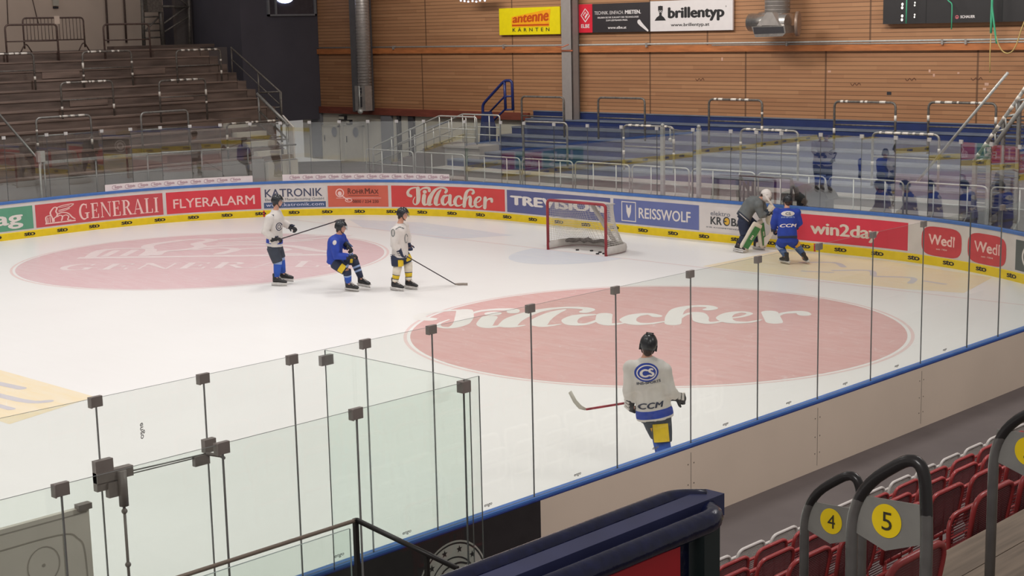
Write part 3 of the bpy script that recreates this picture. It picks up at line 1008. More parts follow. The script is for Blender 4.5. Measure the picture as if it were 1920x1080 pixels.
for i, (y0, y1) in enumerate(zip(near_y[:-1], near_y[1:])):
    door = abs(y0 + 21.34) < 0.01
    lab = 'clear glass pane on the near boards, %s from the left end of the row' % ORD[i]
    if door:
        lab = 'glass gate pane in the near boards with black closer hardware on top'
    t = glass_pane(lab, (RW + GO, y0, 0), (RW + GO, y1, 0), GZ0, NZ1, 'glass panes on the near boards')
    # small printed maker's mark low in the glass
    tf = text2d('engo', 0.02, 0.2)
    bm = NB()
    if door:
        lay(bm, fit(tf, -0.06, 0.06, -0.02, 0.018), lambda x, z: Vector((RW + GO + 0.008, y0 + 0.34 - z, 2.55 - x)))
    else:
        lay(bm, fit(tf, -0.05, 0.05, -0.015, 0.018), lambda x, z: Vector((RW + GO + 0.008, (y0 + y1) / 2 + x, 1.13 + z)))
    obj('printed_mark', bm, ENG, t, fix=False)
    if door:
        # swing gate hardware seen above the bench glass
        bm = NB()
        X = RW + GO + 0.03
        b2(bm, (X - 0.02, -21.41, 2.20), (X + 0.03, -21.27, 2.42))
        b2(bm, (X - 0.02, -21.41, 2.26), (X + 0.04, -21.12, 2.335))
        b2(bm, (X + 0.0, -21.33, 2.14), (X + 0.05, -21.19, 2.25))
        obj('hinge', bm, CLAMP, t)
        bm = NB()
        tube(bm, [(X + 0.05, -21.22, 2.32), (X + 0.05, -21.22, 2.06)], 0.035)
        tube(bm, [(X + 0.05, -21.22, 2.1), (X + 0.05, -21.22, 1.1)], 0.011)
        ball(bm, (X + 0.05, -21.22, 2.02), 0.022)
        ball(bm, (X + 0.05, -21.22, 1.62), 0.022)
        obj('latch_rod', bm, CLAMP, t)
        bm = NB()
        b2(bm, (X - 0.02, -20.50, 2.28), (X + 0.03, -20.40, 2.38))
        b2(bm, (X, -20.60, 2.20), (X + 0.04, -20.47, 2.275))
        tube(bm, [(X + 0.03, -20.5, 2.28), (X + 0.08, -20.4, 2.25), (X + 0.06, -20.36, 2.22)], 0.014)
        obj('latch', bm, CLAMP, t)
        bm = NB()
        tube(bm, [(X + 0.02, -21.15, 2.29), (X + 0.02, -20.5, 2.275)], 0.006)
        tube(bm, [(X + 0.02, -21.15, 2.27), (X + 0.02, -20.5, 2.262)], 0.005)
        obj('closer_arm', bm, STEEL, t)
far_s = [-25.7, -24.6, -23.4, -22.3, -21.14, -19.885, -19.3, -18.22, -17.375, -16.51, -15.655, -14.785, -13.93, -13.055, -12.205, -11.325, -10.465, -9.585, -8.73, -7.385, -6.11, -5.23, -4.105, -2.895, -1.72, -0.54, 0.615, 1.77, 2.525, 3.245, 4.335, 5.425, 6.31, 7.21, 8.1]
far_s += [8.1 + (s_near(-8.5) - 8.1) * k / 16 for k in range(1, 17)]
rj = random.Random(3)
for i, (s0, s1) in enumerate(zip(far_s[:-1], far_s[1:])):
    yaw = rj.uniform(-0.009, 0.009)
    if abs(s0 - 4.335) < 0.01:
        yaw = 0.0
    if abs(s0 - 5.425) < 0.01:
        yaw = 0.022
    lab = 'tall clear glass pane on the far boards, %s from the left end of the row' % ORD[i]
    if s0 > 8.0:
        lab = 'tall clear glass pane on the right corner curve, %s from the far end' % ORD[i - 34]
    glass_pane(lab, bp(s0, GO), bp(s1, GO), GZ0, FZ1 + (0.1 if s0 > 14 else 0), 'glass panes round the far boards', big=s0 > 16, yaw=yaw, glass=GLASS if s0 > 16 else (GLASSR if s0 > -1.8 else GLASSF))
for s, lab in ((-0.54, 'pale square steel post rising beside the glass behind the goal, left of the pair'), (0.615, 'pale square steel post rising beside the glass behind the goal, right of the pair')):
    p = bp(s, 0.3)
    bm = NB()
    b2(bm, (p.x - 0.05, p.y - 0.04, 0.26), (p.x + 0.05, p.y + 0.04, 2.78))
    ball(bm, (p.x, p.y, 2.82), 0.05)
    o = tag(obj('net_post', bm, STEEL_L), lab, 'post', 'posts behind the end glass')
    rebase(o)

# ---------------------------------------------------------------- player bench glass
BX = 15.97
by_ = [-25.7, -24.7, -23.66, -22.56, -21.46, -20.38, -19.38]
for i, (y0, y1) in enumerate(zip(by_[:-1], by_[1:])):
    glass_pane('greenish glass pane behind the players bench, %s from the left end' % ORD[i], (BX, y0, 0), (BX, y1, 0), 0.9, NZ1, 'glass panes behind the players bench', glass=GLASS2)
t = glass_pane('short free end pane of the bench glass beside the corner clamp', (BX, -19.38, 0), (BX, -19.22, 0), 0.9, NZ1 + 0.02, None, glass=GLASS2, joint=False)
t = thing('glass_screen', 'glass partition pane running across the end of the players bench', 'glass pane', (15.1, -19.3, 0.9))
bm = NB()
pane_mesh(bm, Vector((RW + GO + 0.02, -19.3, 0)), Vector((BX - 0.02, -19.3, 0)), 0.6, NZ1)
obj('pane', bm, [GLASS2, GEDGE], t)
bm = NB()
b2(bm, (RW + GO + 0.01, -19.36, 2.74), (RW + GO + 0.05, -19.24, 2.82))
obj('clamp', bm, ALU_D, t, label='steel clamp')
bm = NB()
b2(bm, (BX - 0.045, -19.405, 2.785), (BX + 0.02, -19.325, 2.868))
obj('clamp', bm, CLAMP, t)
# tactics board leaning inside the bench
t = thing('tactics_board', 'large grey rink diagram board leaning behind the bench glass at lower left', 'board', (14.62, -22.7, 0.3))
bm = NB()
b2(bm, (14.56, -23.9, 1.1), (14.6, -21.63, 2.21))
TB = mat('grey_diagram_board', (226, 218, 204), 0.45, var=0.08, scale=1.5)
obj('panel', bm, TB, t)
bm = NB()
def tb(x, z):
    return Vector((14.603, -21.63 - x, 2.21 - z))
TBL = mat('faint_diagram_lines', (176, 168, 156), 0.5)
lay(bm, stroke2d([(0.05, 0.95), (0.05, 0.35), (0.1, 0.2), (0.25, 0.14), (0.9, 0.14), (2.2, 0.14)], [0.008] * 6, 5), tb)
for x in (0.2, 0.72, 1.2):
    lay(bm, rect2d(x, 0.14, x + 0.008, 1.05), tb)
for x, z in ((0.36, 0.32), (0.36, 0.86), (0.95, 0.7), (1.55, 0.32), (1.55, 0.86)):
    lay(bm, ring2d(x, z, 0.12, 0.13, 0.007, 24), tb)
    lay(bm, disc2d(x, z, 0.012, 0.012, 8), tb)
lay(bm, rect2d(0.02, 0.03, 2.25, 0.038), tb)
obj('diagram', bm, TBL, t, fix=False)
bm = NB()
b2(bm, (14.57, -21.72, 2.2), (14.63, -21.62, 2.24))
obj('board_clip', bm, CLAMP, t)
for y in (-23.5, -21.95):
    bm = NB()
    b2(bm, (14.55, y - 0.02, 0.262), (14.59, y + 0.02, 1.15))
    obj('leg', bm, STEEL, t)
# ================================================================ end hall
WY = 12.0
bm = NB()
b2(bm, (-24.7, WY, 2.3), (14, WY + 0.3, 4.55))
struct('wall_end', bm, WOOD_LOW)
bm = NB()
b2(bm, (-24.7, WY + 0.01, 4.55), (14, WY + 0.3, 9.5))
struct('wall_end_upper', bm, WOOD_UP)
bm = NB()
b2(bm, (-24.7, WY - 0.1, 4.5), (14, WY + 0.02, 4.70))
struct('trim_1', bm, BEAM)
bm = NB()
b2(bm, (-24.7, WY - 0.12, 2.14), (-13.0, WY + 0.02, 2.40))
struct('trim_2', bm, BEAM_D)
bm = NB()
b2(bm, (-26.0, WY + 0.05, 0.26), (-12.6, WY + 0.25, 2.3))
struct('wall_passage', bm, CREAM)
# long pale pipe along the beam
t = thing('conduit_pipe', 'long pale conduit pipe running along the orange timber beam', 'pipe', (0, WY - 0.12, 4.74))
bm = NB()
tube(bm, [(-24.6, WY - 0.12, 4.75), (-12, WY - 0.12, 4.75), (14, WY - 0.14, 4.80)], 0.028)
obj('pipe', bm, STEEL_L, t)
bm = NB()
tube(bm, [(-5, WY - 0.1, 4.70), (14, WY - 0.12, 4.715)], 0.018)
obj('cable', bm, STEEL_L, t)
for x in (-20, -14.1, -7.6, -2.2, 2.9, 3.6, 7.0):
    bm = NB()
    b2(bm, (x - 0.03, WY - 0.17, 4.66), (x + 0.03, WY - 0.02, 4.80))
    obj('bracket', bm, ALU_D, t)
# stickers and pencil marks on the boarding
bm = NB()
for u, v, w, h_ in ((1667, 175, 0.14, 0.09), (1743, 133, 0.06, 0.08), (1751, 141, 0.06, 0.08), (1797, 137, 0.06, 0.05), (1555, 134, 0.10, 0.06), (1354, 111, 0.06, 0.10), (1850, 158, 0.12, 0.08), (1846, 167, 0.1, 0.07)):
    p = at(u, v, 1, WY - 0.004)
    b2(bm, (p.x - w / 2, WY - 0.006, p.z - h_ / 2), (p.x + w / 2, WY + 0.0, p.z + h_ / 2), 1 if u == 1667 else 0)
st = obj('sticker', bm, [mat('faded_sticker', (200, 160, 140), 0.6), GREYD], bpy.data.objects['wall_end'])
bm = NB()
for u, v in ((1312, 149), (1604, 158), (1707, 149), (1831, 148)):
    p = at(u, v, 1, WY - 0.004)
    lay(bm, stroke2d([(-0.16, 0.02), (-0.1, -0.04), (-0.02, 0.03), (0.04, -0.03), (0.12, 0.04), (0.17, -0.02)], [0.02] * 6, 4), lambda x, z: Vector((p.x + x, WY - 0.004, p.z + z)))
obj('scribble', bm, mat('brown_scribble', (90, 52, 36), 0.7), bpy.data.objects['wall_end'], fix=False)

# steel column
t = thing('steel_column', 'grey steel column standing in front of the timber wall between the hanging signs', 'column', (-10.75, 11.5, 2.25))
bm = NB()
b2(bm, (-11.0, 11.5, 2.252), (-10.53, 11.56, 9.5))
b2(bm, (-10.82, 11.56, 2.252), (-10.70, 11.82, 9.5))
b2(bm, (-11.0, 11.82, 2.252), (-10.53, 11.87, 9.5))
b2(bm, (-10.56, 11.5, 2.252), (-10.53, 11.87, 9.5))
obj('shaft', bm, COLM, t)
bm = NB()
b2(bm, (-11.03, 11.47, 4.55), (-10.5, 11.51, 4.6))
tube(bm, [(-11.05, 11.3, 4.72), (-10.75, 11.28, 4.70), (-10.5, 11.3, 4.78)], 0.02)
obj('cable_clip', bm, EMR, t)

# ---------------------------------------------------------------- hanging signs
def sign(name, label, x0, x1, z0, z1, m, cat='sign'):
    t = thing(name, label, cat, ((x0 + x1) / 2, WY - 0.08, z0))
    bm = NB()
    b2(bm, (x0, WY - 0.12, z0), (x1, WY - 0.05, z1))
    o = obj('panel', bm, m, t)
    return t
def put(parent, name, m, tfs, x0, z0, dy=0.0):
    bm = NB()
    for i, tf in enumerate(tfs):
        lay(bm, tf, lambda x, z: Vector((x0 + x, WY - 0.124 - dy, z0 + z)), base=i * 0.9)
    return obj(name, bm, m, parent, fix=False)
SY = mat('sign_yellow', (238, 218, 8), 0.4, var=0.03)
SR_ = mat('sign_red_orange', (200, 78, 10), 0.45, var=0.03)
SRED = mat('sign_red', (214, 34, 56), 0.4, var=0.03)
SDK = mat('sign_charcoal', (48, 44, 48), 0.4, var=0.12, scale=1.5)
SW = mat('sign_white', (226, 220, 220), 0.4, var=0.02)
SOR = mat('sign_orange_glow', (252, 172, 20), 0.45)
t = sign('wall_sign', 'yellow sign with dark orange lettering on the timber wall left of the column', -14.31, -11.39, 5.13, 6.06, SY)
inc = lambda x, y: (x, y + 0.05 * x)
put(t, 'lettering_glow', SOR, [rect2d(0.62, 0.26, 2.42, 0.44), poly2d([(0.6, 0.40), (2.44, 0.46), (2.48, 0.86), (0.62, 0.62)])], -14.31, 5.13)
V, Fc = fit(text2d('antenne', 0.04, 0.12, 0.98), 0.66, 2.4, 0.42, 0.42 + 0.36)
V = [(x, 0.42 + (y - 0.42) * (0.78 + 0.36 * (x - 0.66) / 1.74) + 0.03 * (x - 0.66), l) for x, y, l in V]
put(t, 'lettering', SR_, [(V, Fc), rect2d(0.64, 0.30, 2.4, 0.355)], -14.31, 5.13, 0.003)
put(t, 'town_lettering', INK, [fit(text2d('K\u00c4RNTEN', 0.015, 0, 1.9), 0.66, 2.42, 0.11, 0.235)], -14.31, 5.13, 0.003)
t = sign('wall_sign', 'charcoal sign with red square logo end on the timber wall right of the column', -10.55, -7.46, 5.16, 6.1, SDK)
put(t, 'red_field', SRED, [rect2d(0.0, 0.0, 0.62, 0.94)], -10.55, 5.16)
dm = [stroke2d([(0.31, 0.36), (0.12, 0.57), (0.31, 0.79), (0.44, 0.66)], [0.035] * 4, 1), stroke2d([(0.31, 0.36), (0.50, 0.56), (0.44, 0.64), (0.31, 0.48)], [0.035] * 4, 1), stroke2d([(0.22, 0.57), (0.31, 0.68), (0.37, 0.6), (0.30, 0.52)], [0.03] * 4, 1)]
put(t, 'logo', SW, dm + [fit(text2d('ELBE', 0.03), 0.12, 0.50, 0.16, 0.285)], -10.55, 5.16, 0.003)
put(t, 'lettering', SW, [fit(text2d('TECHNIK. EINFACH.', 0.005), 0.72, 1.98, 0.585, 0.70), fit(text2d('MIETEN.', 0.05), 2.04, 2.72, 0.585, 0.71),
    fit(text2d('ERLEBEN SIE DIE ZUKUNFT DER TECHNOLOGIE', 0.035), 0.86, 2.62, 0.46, 0.51), fit(text2d('ZUM LEISTBAREN PREIS.', 0.035), 1.22, 2.16, 0.365, 0.415),
    fit(text2d('www.elbe.at', 0.03), 1.3, 2.1, 0.11, 0.20), stroke2d([(2.64, 0.32), (2.72, 0.24), (3.0, 0.03)], [0.15, 0.13, 0.06], 4)], -10.55, 5.16, 0.003)
t = sign('wall_sign', 'white sign with black head silhouette and black lettering on the timber wall', -7.45, -4.2, 5.16, 6.12, SW)
head = [disc2d(0.42, 0.68, 0.095, 0.13, 24), rect2d(0.37, 0.42, 0.47, 0.6), poly2d([(0.18, 0.34), (0.64, 0.34), (0.56, 0.44), (0.47, 0.5), (0.37, 0.5), (0.26, 0.44)]), rect2d(0.325, 0.66, 0.515, 0.80)]
put(t, 'head_silhouette', INK, head, -7.45, 5.16)
put(t, 'spectacles', SW, [ring2d(0.38, 0.63, 0.038, 0.035, 0.014, 14), ring2d(0.46, 0.63, 0.038, 0.035, 0.014, 14)], -7.45, 5.16, 0.003)
put(t, 'lettering', INK, [fit(text2d('brillentyp', 0.05, 0, 1.0), 0.72, 2.94, 0.42, 0.76), fit(text2d('www.brillentyp.at', 0.015), 0.84, 2.36, 0.15, 0.255), ring2d(3.0, 0.73, 0.022, 0.022, 0.008, 12)], -7.45, 5.16)
# scoreboard
t = thing('scoreboard', 'long black scoreboard hanging high on the timber wall at upper right', 'scoreboard', (4.5, WY - 0.1, 5.25))
bm = NB()
b2(bm, (1.08, WY - 0.22, 5.245), (8.2, WY - 0.02, 8.2))
obj('face', bm, SCORE, t)
bm = NB()
for x in (2.42, 4.66):
    b2(bm, (x - 0.012, WY - 0.226, 5.25), (x + 0.012, WY - 0.21, 8.2))
obj('panel_joint', bm, BLACK, t)
LED = mat('lit_score_digits', (245, 240, 230), 0.5, emit=((245, 240, 225), 1.4))
bm = NB()
for u, v in ((1692, 8), (1691.5, 14.5), (1691.5, 30), (1691, 37), (1715.5, 5), (1715, 10), (1715, 27.5), (1714.5, 32)):
    p = at(u, v, 1, WY - 0.225)
    s = 0.035 if u < 1700 else 0.022
    lay(bm, disc2d(0, 0, s, s * 1.2, 10), lambda x, z: Vector((p.x + x, WY - 0.224, p.z + z)))
obj('digits', bm, LED, t, fix=False)
p = at(1798, 34, 1, WY - 0.225)
bm = NB()
lay(bm, ring2d(-0.06, 0.08, 0.055, 0.05, 0.02, 12), lambda x, z: Vector((p.x + x, WY - 0.224, p.z + z - 0.05)))
lay(bm, rect2d(-0.115, 0.06, -0.005, 0.08), lambda x, z: Vector((p.x + x, WY - 0.224, p.z + z - 0.05)))
obj('maker_logo', bm, mat('score_logo_pink', (222, 120, 130), 0.5), t, fix=False)
bm = NB()
lay(bm, fit(text2d('SCHAUER', 0.04), 0.04, 0.47, 0.05, 0.125), lambda x, z: Vector((p.x + x, WY - 0.224, p.z + z - 0.05)))
obj('maker_lettering', bm, SW, t, fix=False)
# ropes hanging before the scoreboard
def rope(label, uv, y, r, m, name='hanging_rope'):
    t = thing(name, label, 'rope', tuple(at(uv[-1][0], uv[-1][1], 1, y)), 'ropes before the scoreboard')
    bm = NB()
    tube(bm, rpath([at(u, v, 1, y) for u, v in uv], 0.1, 3), r, 6)
    obj('cord', bm, m, t)
    return t
rope('thin green cord hanging at the left of the scoreboard face', [(1700.5, -14), (1699, 44)], 11.55, 0.02, GREEN_R)
rope('pale thin cord with loop hanging mid scoreboard', [(1771, -12), (1778, 2), (1785, 6), (1785, 20), (1784, 55)], 11.5, 0.018, GREEN_R)
rope('thick green rope pair hanging in front of the scoreboard', [(1861, -14), (1859, 30), (1858, 62)], 11.5, 0.035, GREEN_R)
rope('second strand of the thick green rope pair', [(1861, -14), (1860, 12), (1866, 62), (1869, 82)], 11.45, 0.028, GREEN_R)
rope('yellowish cord sagging in a loop below the thick green rope', [(1866, 62), (1872, 84), (1880, 97), (1889, 101), (1898, 97), (1906, 84), (1916, 52), (1921, 40)], 11.45, 0.018, YEL_R)
rope('thin cord with small weight hanging below the beam at right', [(1858, 62), (1856, 105), (1856, 136)], 11.5, 0.015, YEL_R)

# ---------------------------------------------------------------- ventilation
t = thing('spiral_duct', 'tall grey spiral ventilation duct on the timber wall at left', 'duct', (-21.2, 11.2, 2.25))
bm = NB()
tube(bm, [(-21.03, 11.25, 2.85), (-21.03, 11.25, 9.5)], 0.27, 20)
for k in range(58):
    tube(bm, [(-21.03 + 0.275 * math.cos(a), 11.25 + 0.275 * math.sin(a), 2.9 + k * 0.115) for a in [2 * PI * j / 16 for j in range(17)]], 0.012, 4)
obj('spiral_pipe', bm, ALU_D, t, smooth=True)
bm = NB()
b2(bm, (-21.62, 11.1, 2.3), (-21.26, 11.9, 9.5))
obj('side_casing', bm, mat('dark_grey_casing', (92, 90, 92), 0.5, 0.2), t)
bm = NB()
b2(bm, (-21.35, 11.0, 2.35), (-20.75, 11.35, 3.3))
obj('outlet_box', bm, ALU_D, t)
bm = NB()
b2(bm, (-21.13, 10.98, 2.5), (-20.93, 11.0, 2.9))
b2(bm, (-21.13, 10.98, 3.0), (-20.93, 11.0, 3.25))
obj('grille', bm, GREYD, t)
bm = NB()
tube(bm, [(-21.02, 10.95, 3.3), (-21.02, 10.95, 2.4)], 0.03, 6)
ball(bm, (-21.0, 10.95, 2.33), (0.12, 0.1, 0.1))
obj('valve', bm, STEEL_L, t)
# silver air diffuser
t = thing('air_diffuser', 'shiny silver air outlet with round side ends hanging under a vertical duct at top', 'vent', (-2.8, 11.2, 4.9))
dy = 11.0
def dp(u, v, y=dy):
    return at(u, v, 1, y)
bm = NB()
c = dp(1448.5, 20)
tube(bm, [(c.x, 11.25, 5.4), (c.x, 11.25, 9.4)], 0.37, 20)
for k in range(34):
    tube(bm, [(c.x + 0.375 * math.cos(a), 11.25 + 0.375 * math.sin(a), 5.5 + k * 0.115) for a in [2 * PI * j / 16 for j in range(17)]], 0.012, 4)
obj('duct', bm, ALU_D, t, smooth=True)
D2 = 10.75                                    # front plane of the outlet box
P = lambda u, v, y=D2: at(u, v, 1, y)
bm = NB()
f = [P(1419, 48), P(1461, 48), P(1448, 23), P(1437, 23)]
bk = [Vector((p.x + (0.12 if i in (1, 2) else -0.05), D2 + 0.55, p.z)) for i, p in enumerate(f)]
va = [bm.verts.new(p) for p in f]
vb = [bm.verts.new(p) for p in bk]
for i in range(4):
    bm.faces.new((va[i], va[(i + 1) % 4], vb[(i + 1) % 4], vb[i]))
bm.faces.new(va)
bm.faces.new(list(reversed(vb)))
obj('hood', bm, ALU_D, t)
bm = NB()
l, r_ = P(1408, 42, D2 + 0.4), P(1482, 42, D2 + 0.4)
tube(bm, [(l.x, D2 + 0.4, l.z), (r_.x, D2 + 0.35, r_.z)], 0.27, 22)
tube(bm, [(l.x + 0.35, D2 + 0.4, l.z + 0.1), (c.x, 11.2, 5.55)], 0.2, 16)
tube(bm, [(r_.x - 0.45, D2 + 0.4, r_.z + 0.1), (c.x + 0.1, 11.2, 5.55)], 0.2, 16)
obj('cross_pipe', bm, ALU, t)
bm = NB()
prism(bm, [P(1409, 50), P(1471, 48), P(1473, 62), P(1467, 68), P(1416, 70)], (0, 0.5, 0))
obj('outlet_frame', bm, ALU, t)
bm = NB()
prism(bm, [P(1412, 51, D2 - 0.01), P(1468, 50, D2 - 0.01), P(1470, 62, D2 - 0.01), P(1414, 64, D2 - 0.01)], (0, 0.02, 0))
obj('outlet_slot', bm, GREYD, t)
bm = NB()
q = P(1485, 45, D2)
tube(bm, [(q.x - 0.05, D2 + 0.3, q.z), (q.x + 0.03, D2 + 0.335, q.z)], 0.36, 28)
obj('end_disc', bm, mat('duct_end_wood_reflection', (150, 128, 114), 0.4, 0.3), t)  # brown of the reflected timber put into the metal's colour
# string of white lights at the top edge
t = thing('light_strip', 'little strip of bright bluish white lights hanging at the top edge', 'light', tuple(at(885, -6, 1, 11.0)))
bm = NB()
p = at(886, -8, 1, 11.0)
b2(bm, (p.x - 0.55, 10.95, p.z), (p.x + 0.6, 11.1, p.z + 0.2))
obj('housing', bm, GREYD, t)
LBL = mat('bluish_lamp_and_reflection', (215, 225, 255), 0.5, emit=((200, 215, 255), 3.0))
for u in (864, 871, 878, 886, 893, 900, 909):
    q = at(u, 1 + (u % 3), 1, 11.0)
    bm = NB()
    ball(bm, q, 0.035, 8)
    obj('bulb', bm, LBL, t)

# ---------------------------------------------------------------- end stand (blue steps)
STP = [(11.5, 2.25), (10.8, 2.01), (10.1, 1.765), (9.4, 1.53), (8.7, 1.305), (8.0, 1.08), (7.3, 0.86), (6.6, 0.62)]
XL, XR = -12.75, 6.4
t = thing('standing_terrace', 'navy blue standing steps below the timber wall at the far end', 'terrace', ((XL + XR) / 2, 9, 0.26))
for k, (y, z) in enumerate(STP):
    bm = NB()
    yb = STP[k - 1][0] if k else 12.0
    xl = XL - (0.35 if k in (3, 4, 5, 6) else 0)
    b2(bm, (xl, y, 0.26), (XR, yb + 0.0, z - 0.05), 0)
    b2(bm, (xl, y - 0.02, z - 0.05), (XR, yb - 0.003, z), 1)
    obj('step', bm, [BLUE_STEP, BLUE_TREAD] if k < 6 else [CONC, CONC_L], t)
bm = NB()
b2(bm, (XL, 11.9, 2.25), (14, 11.995, 2.47))
b2(bm, (XL, 11.88, 2.47), (14, 11.995, 2.50), 1)
obj('plinth', bm, [BLUE_STEP, BLUE_TREAD], t)
def step_z(y):
    for yy, z in STP:
        if y >= yy - 0.02:
            return z
    return 0.26
TAPED = [0]
def surge(label, x0, x1, y, ztop, group, m, taped=0, zmid=None, axis=0, zb=None):
    """bent pipe barrier with one cross bar; axis 0 runs in x, 1 runs in y"""
    P = (lambda s, z: Vector((s, y, z))) if axis == 0 else (lambda s, z: Vector((y, s, z)))
    zb = step_z(y) if zb is None else zb
    t = thing('surge_barrier', label, 'barrier', tuple(P((x0 + x1) / 2, zb)), group)
    bm = NB()
    tube(bm, rpath([P(x0, zb), P(x0, ztop), P(x1, ztop), P(x1, zb)], 0.16, 5), 0.034, 8)
    obj('frame', bm, m, t)
    bm = NB()
    zm = zmid if zmid else ztop - 0.55
    tube(bm, [P(x0, zm), P(x1, zm)], 0.022, 6)
    obj('cross_bar', bm, m, t)
    if taped:
        r = random.Random(taped)
        def wrap(a, b):
            bm = NB()
            tube(bm, [a, b], 0.037, 8)
            obj('tape', bm, TAPE, t, label='white tape wound round the pipe')
        s = x0 + 0.2
        while s < x1 - 0.25:
            l = r.uniform(0.05, 0.22)
            if r.random() < 0.75:
                wrap(P(s, ztop + 0.004), P(min(s + l, x1 - 0.15), ztop + 0.004))
            s += l + r.uniform(0.02, 0.15)
        for z in (ztop - 0.35, ztop - 0.75):
            if r.random() < 0.8:
                wrap(P(x1, z), P(x1, z - r.uniform(0.06, 0.2)))
            if r.random() < 0.6:
                wrap(P(x0, z), P(x0, z - r.uniform(0.06, 0.2)))
    return t
up = [(-11.73, 3.09), (-8.31, 3.11), (-3.89, 3.13), (0.49, 3.14), (3.41, 3.17)]
for i, (x, z) in enumerate(up):
    surge('pipe barrier on the upper navy steps, %s from the left' % ORD[i], x, x + 1.93, 10.25, z - 0.01, 'surge barriers on the end stand', STEEL_D, taped=(0, 0, 3, 4, 5)[i], zmid=z - 0.66)
lowb = [(-9.64, 2.42), (-5.46, 2.42), (-1.19, 2.43), (3.0, 2.47)]
for i, (x, z) in enumerate(lowb):
    surge('pipe barrier on the lower navy steps, %s from the left' % ORD[i], x, x + 1.9, 8.1, z, 'surge barriers on the end stand', STEEL, taped=(0, 11, 12, 14)[i], zmid=z - 0.62)
# bits hanging at the second lower barrier
t = thing('hanging_cable', 'loose cable and strap wound on the second lower barrier', 'cable', (-3.6, 8.0, 2.3))
bm = NB()
tube(bm, rpath([at(1252, 238, 1, 7.95), at(1262, 243, 1, 7.9), at(1280, 246, 1, 7.0), at(1300, 245, 1, 5.5)], 0.2, 4), 0.018, 6)
obj('cable', bm, STEEL, t)
bm = NB()
tube(bm, [at(1257, 240, 1, 7.95), at(1257, 262, 1, 7.95)], 0.03, 6)
ball(bm, at(1257, 262, 1, 7.95), 0.06)
obj('strap', bm, STEEL_L, t)
# low railings along the foot of the stand
fx = [-15.2, -12.75, -10.35, -7.93, -5.78, -3.62, -1.5, 0.68, 2.84, 5.05, 7.24, 9.4]
for i, (x0, x1) in enumerate(zip(fx[:-1], fx[1:])):
    x0 += 0.05
    x1 -= 0.05
    y = 6.2
    t = thing('crowd_railing', 'low silver tube railing before the end stand, %s from the left' % ORD[i], 'railing', ((x0 + x1) / 2, y, 0.26), 'low railings before the end stand')
    bm = NB()
    tube(bm, rpath([(x0, y, 0.26), (x0, y, 1.46), (x1, y, 1.46), (x1, y, 0.26)], 0.14, 4), 0.022, 8)
    obj('frame', bm, STEEL_L, t)
    for z in (0.98,):
        bm = NB()
        tube(bm, [(x0, y, z), (x1, y, z)], 0.016, 6)
        obj('rail', bm, STEEL_L, t)
    for f in (0.34, 0.76):
        x = x0 + (x1 - x0) * f
        bm = NB()
        tube(bm, [(x, y, 1.46), (x, y, 0.72), (x - 0.12, y - 0.32, 0.26)], 0.018, 6)
        obj('strut', bm, STEEL_L, t)
# navy stair guard up to the blue steps
y = 10.6
t = thing('stair_guard', 'navy blue tube stair guard at the left end of the blue steps', 'railing', tuple(at(907, 245, 1, y)))
bm = NB()
tube(bm, rpath([at(907, 262, 1, y), at(905, 196, 1, y), at(946, 151, 1, y), at(960, 151, 1, y), at(962, 206, 1, y)], 0.14, 4), 0.05, 8)
tube(bm, [at(946, 152, 1, y), at(948, 207, 1, y)], 0.05, 8)
obj('frame', bm, NAVYS, t)
bm = NB()
tube(bm, [at(908, 221, 1, y), at(946, 181, 1, y), at(962, 180, 1, y)], 0.035, 8)
tube(bm, [at(908, 244, 1, y), at(946, 206, 1, y), at(962, 205, 1, y)], 0.035, 8)
obj('lower_rail', bm, NAVYS, t)
# side wedge under the guard
bm = NB()
q0, q1 = at(911, 272, 1, 9.9), at(896, 285, 1, 9.9)
prism(bm, [at(903, 210, 1, 9.9), at(911, 240, 1, 9.9), (q0.x, 9.9, 0.27), (q1.x, 9.9, 0.27), at(900, 250, 1, 9.9)], (0, 0.5, 0))
o = tag(obj('stair_cheek', bm, BLUE_STEP), 'navy steel cheek plate at the left edge of the blue steps', 'panel')
rebase(o)
# silver stair with railings left of the stand
def hgt(x):
    return 0.26 + max(0, min(1, (x + 17.9) / 3.9)) * 1.25
t = thing('stair', 'grey steel stair with silver railings rising beside the end stand', 'stair', (-15.3, 8.6, 0.26))
bm = NB()
for k in range(7):
    x = -17.6 + k * 0.56
    b2(bm, (x, 8.45, 0.26), (x + 0.56, 9.6, 0.26 + 0.178 * (k + 1)))
obj('steps', bm, CONC, t)
bm = NB()
b2(bm, (-13.68, 8.45, 0.26), (-12.0, 9.6, 1.42))
b2(bm, (-13.7, 8.40, 1.42), (-12.0, 9.62, 1.50))
obj('landing', bm, CONC_L, t)
for y, nm in ((8.45, 'near'), (9.55, 'far')):
    P = lambda x, h: Vector((x, y, hgt(x) + h))
    bm = NB()
    tube(bm, rpath([Vector((-17.45, y, 0.3)), P(-17.4, 0.86), P(-13.9, 0.96), P(-12.1, 0.96), P(-12.1, 0.05)], 0.1, 3), 0.028, 8)
    obj('handrail', bm, STEEL_L, t)
    bm = NB()
    for h in (0.28, 0.55):
        tube(bm, [P(-17.3, h), P(-13.9, h), P(-12.1, h)], 0.018, 6)
    obj('rail', bm, STEEL_L, t)
    for x in (-16.4, -15.4, -14.6, -13.9, -13.3, -12.6):
        bm = NB()
        tube(bm, [P(x, 0.0), P(x, 0.94)], 0.022, 6)
        obj('post', bm, STEEL_L, t)
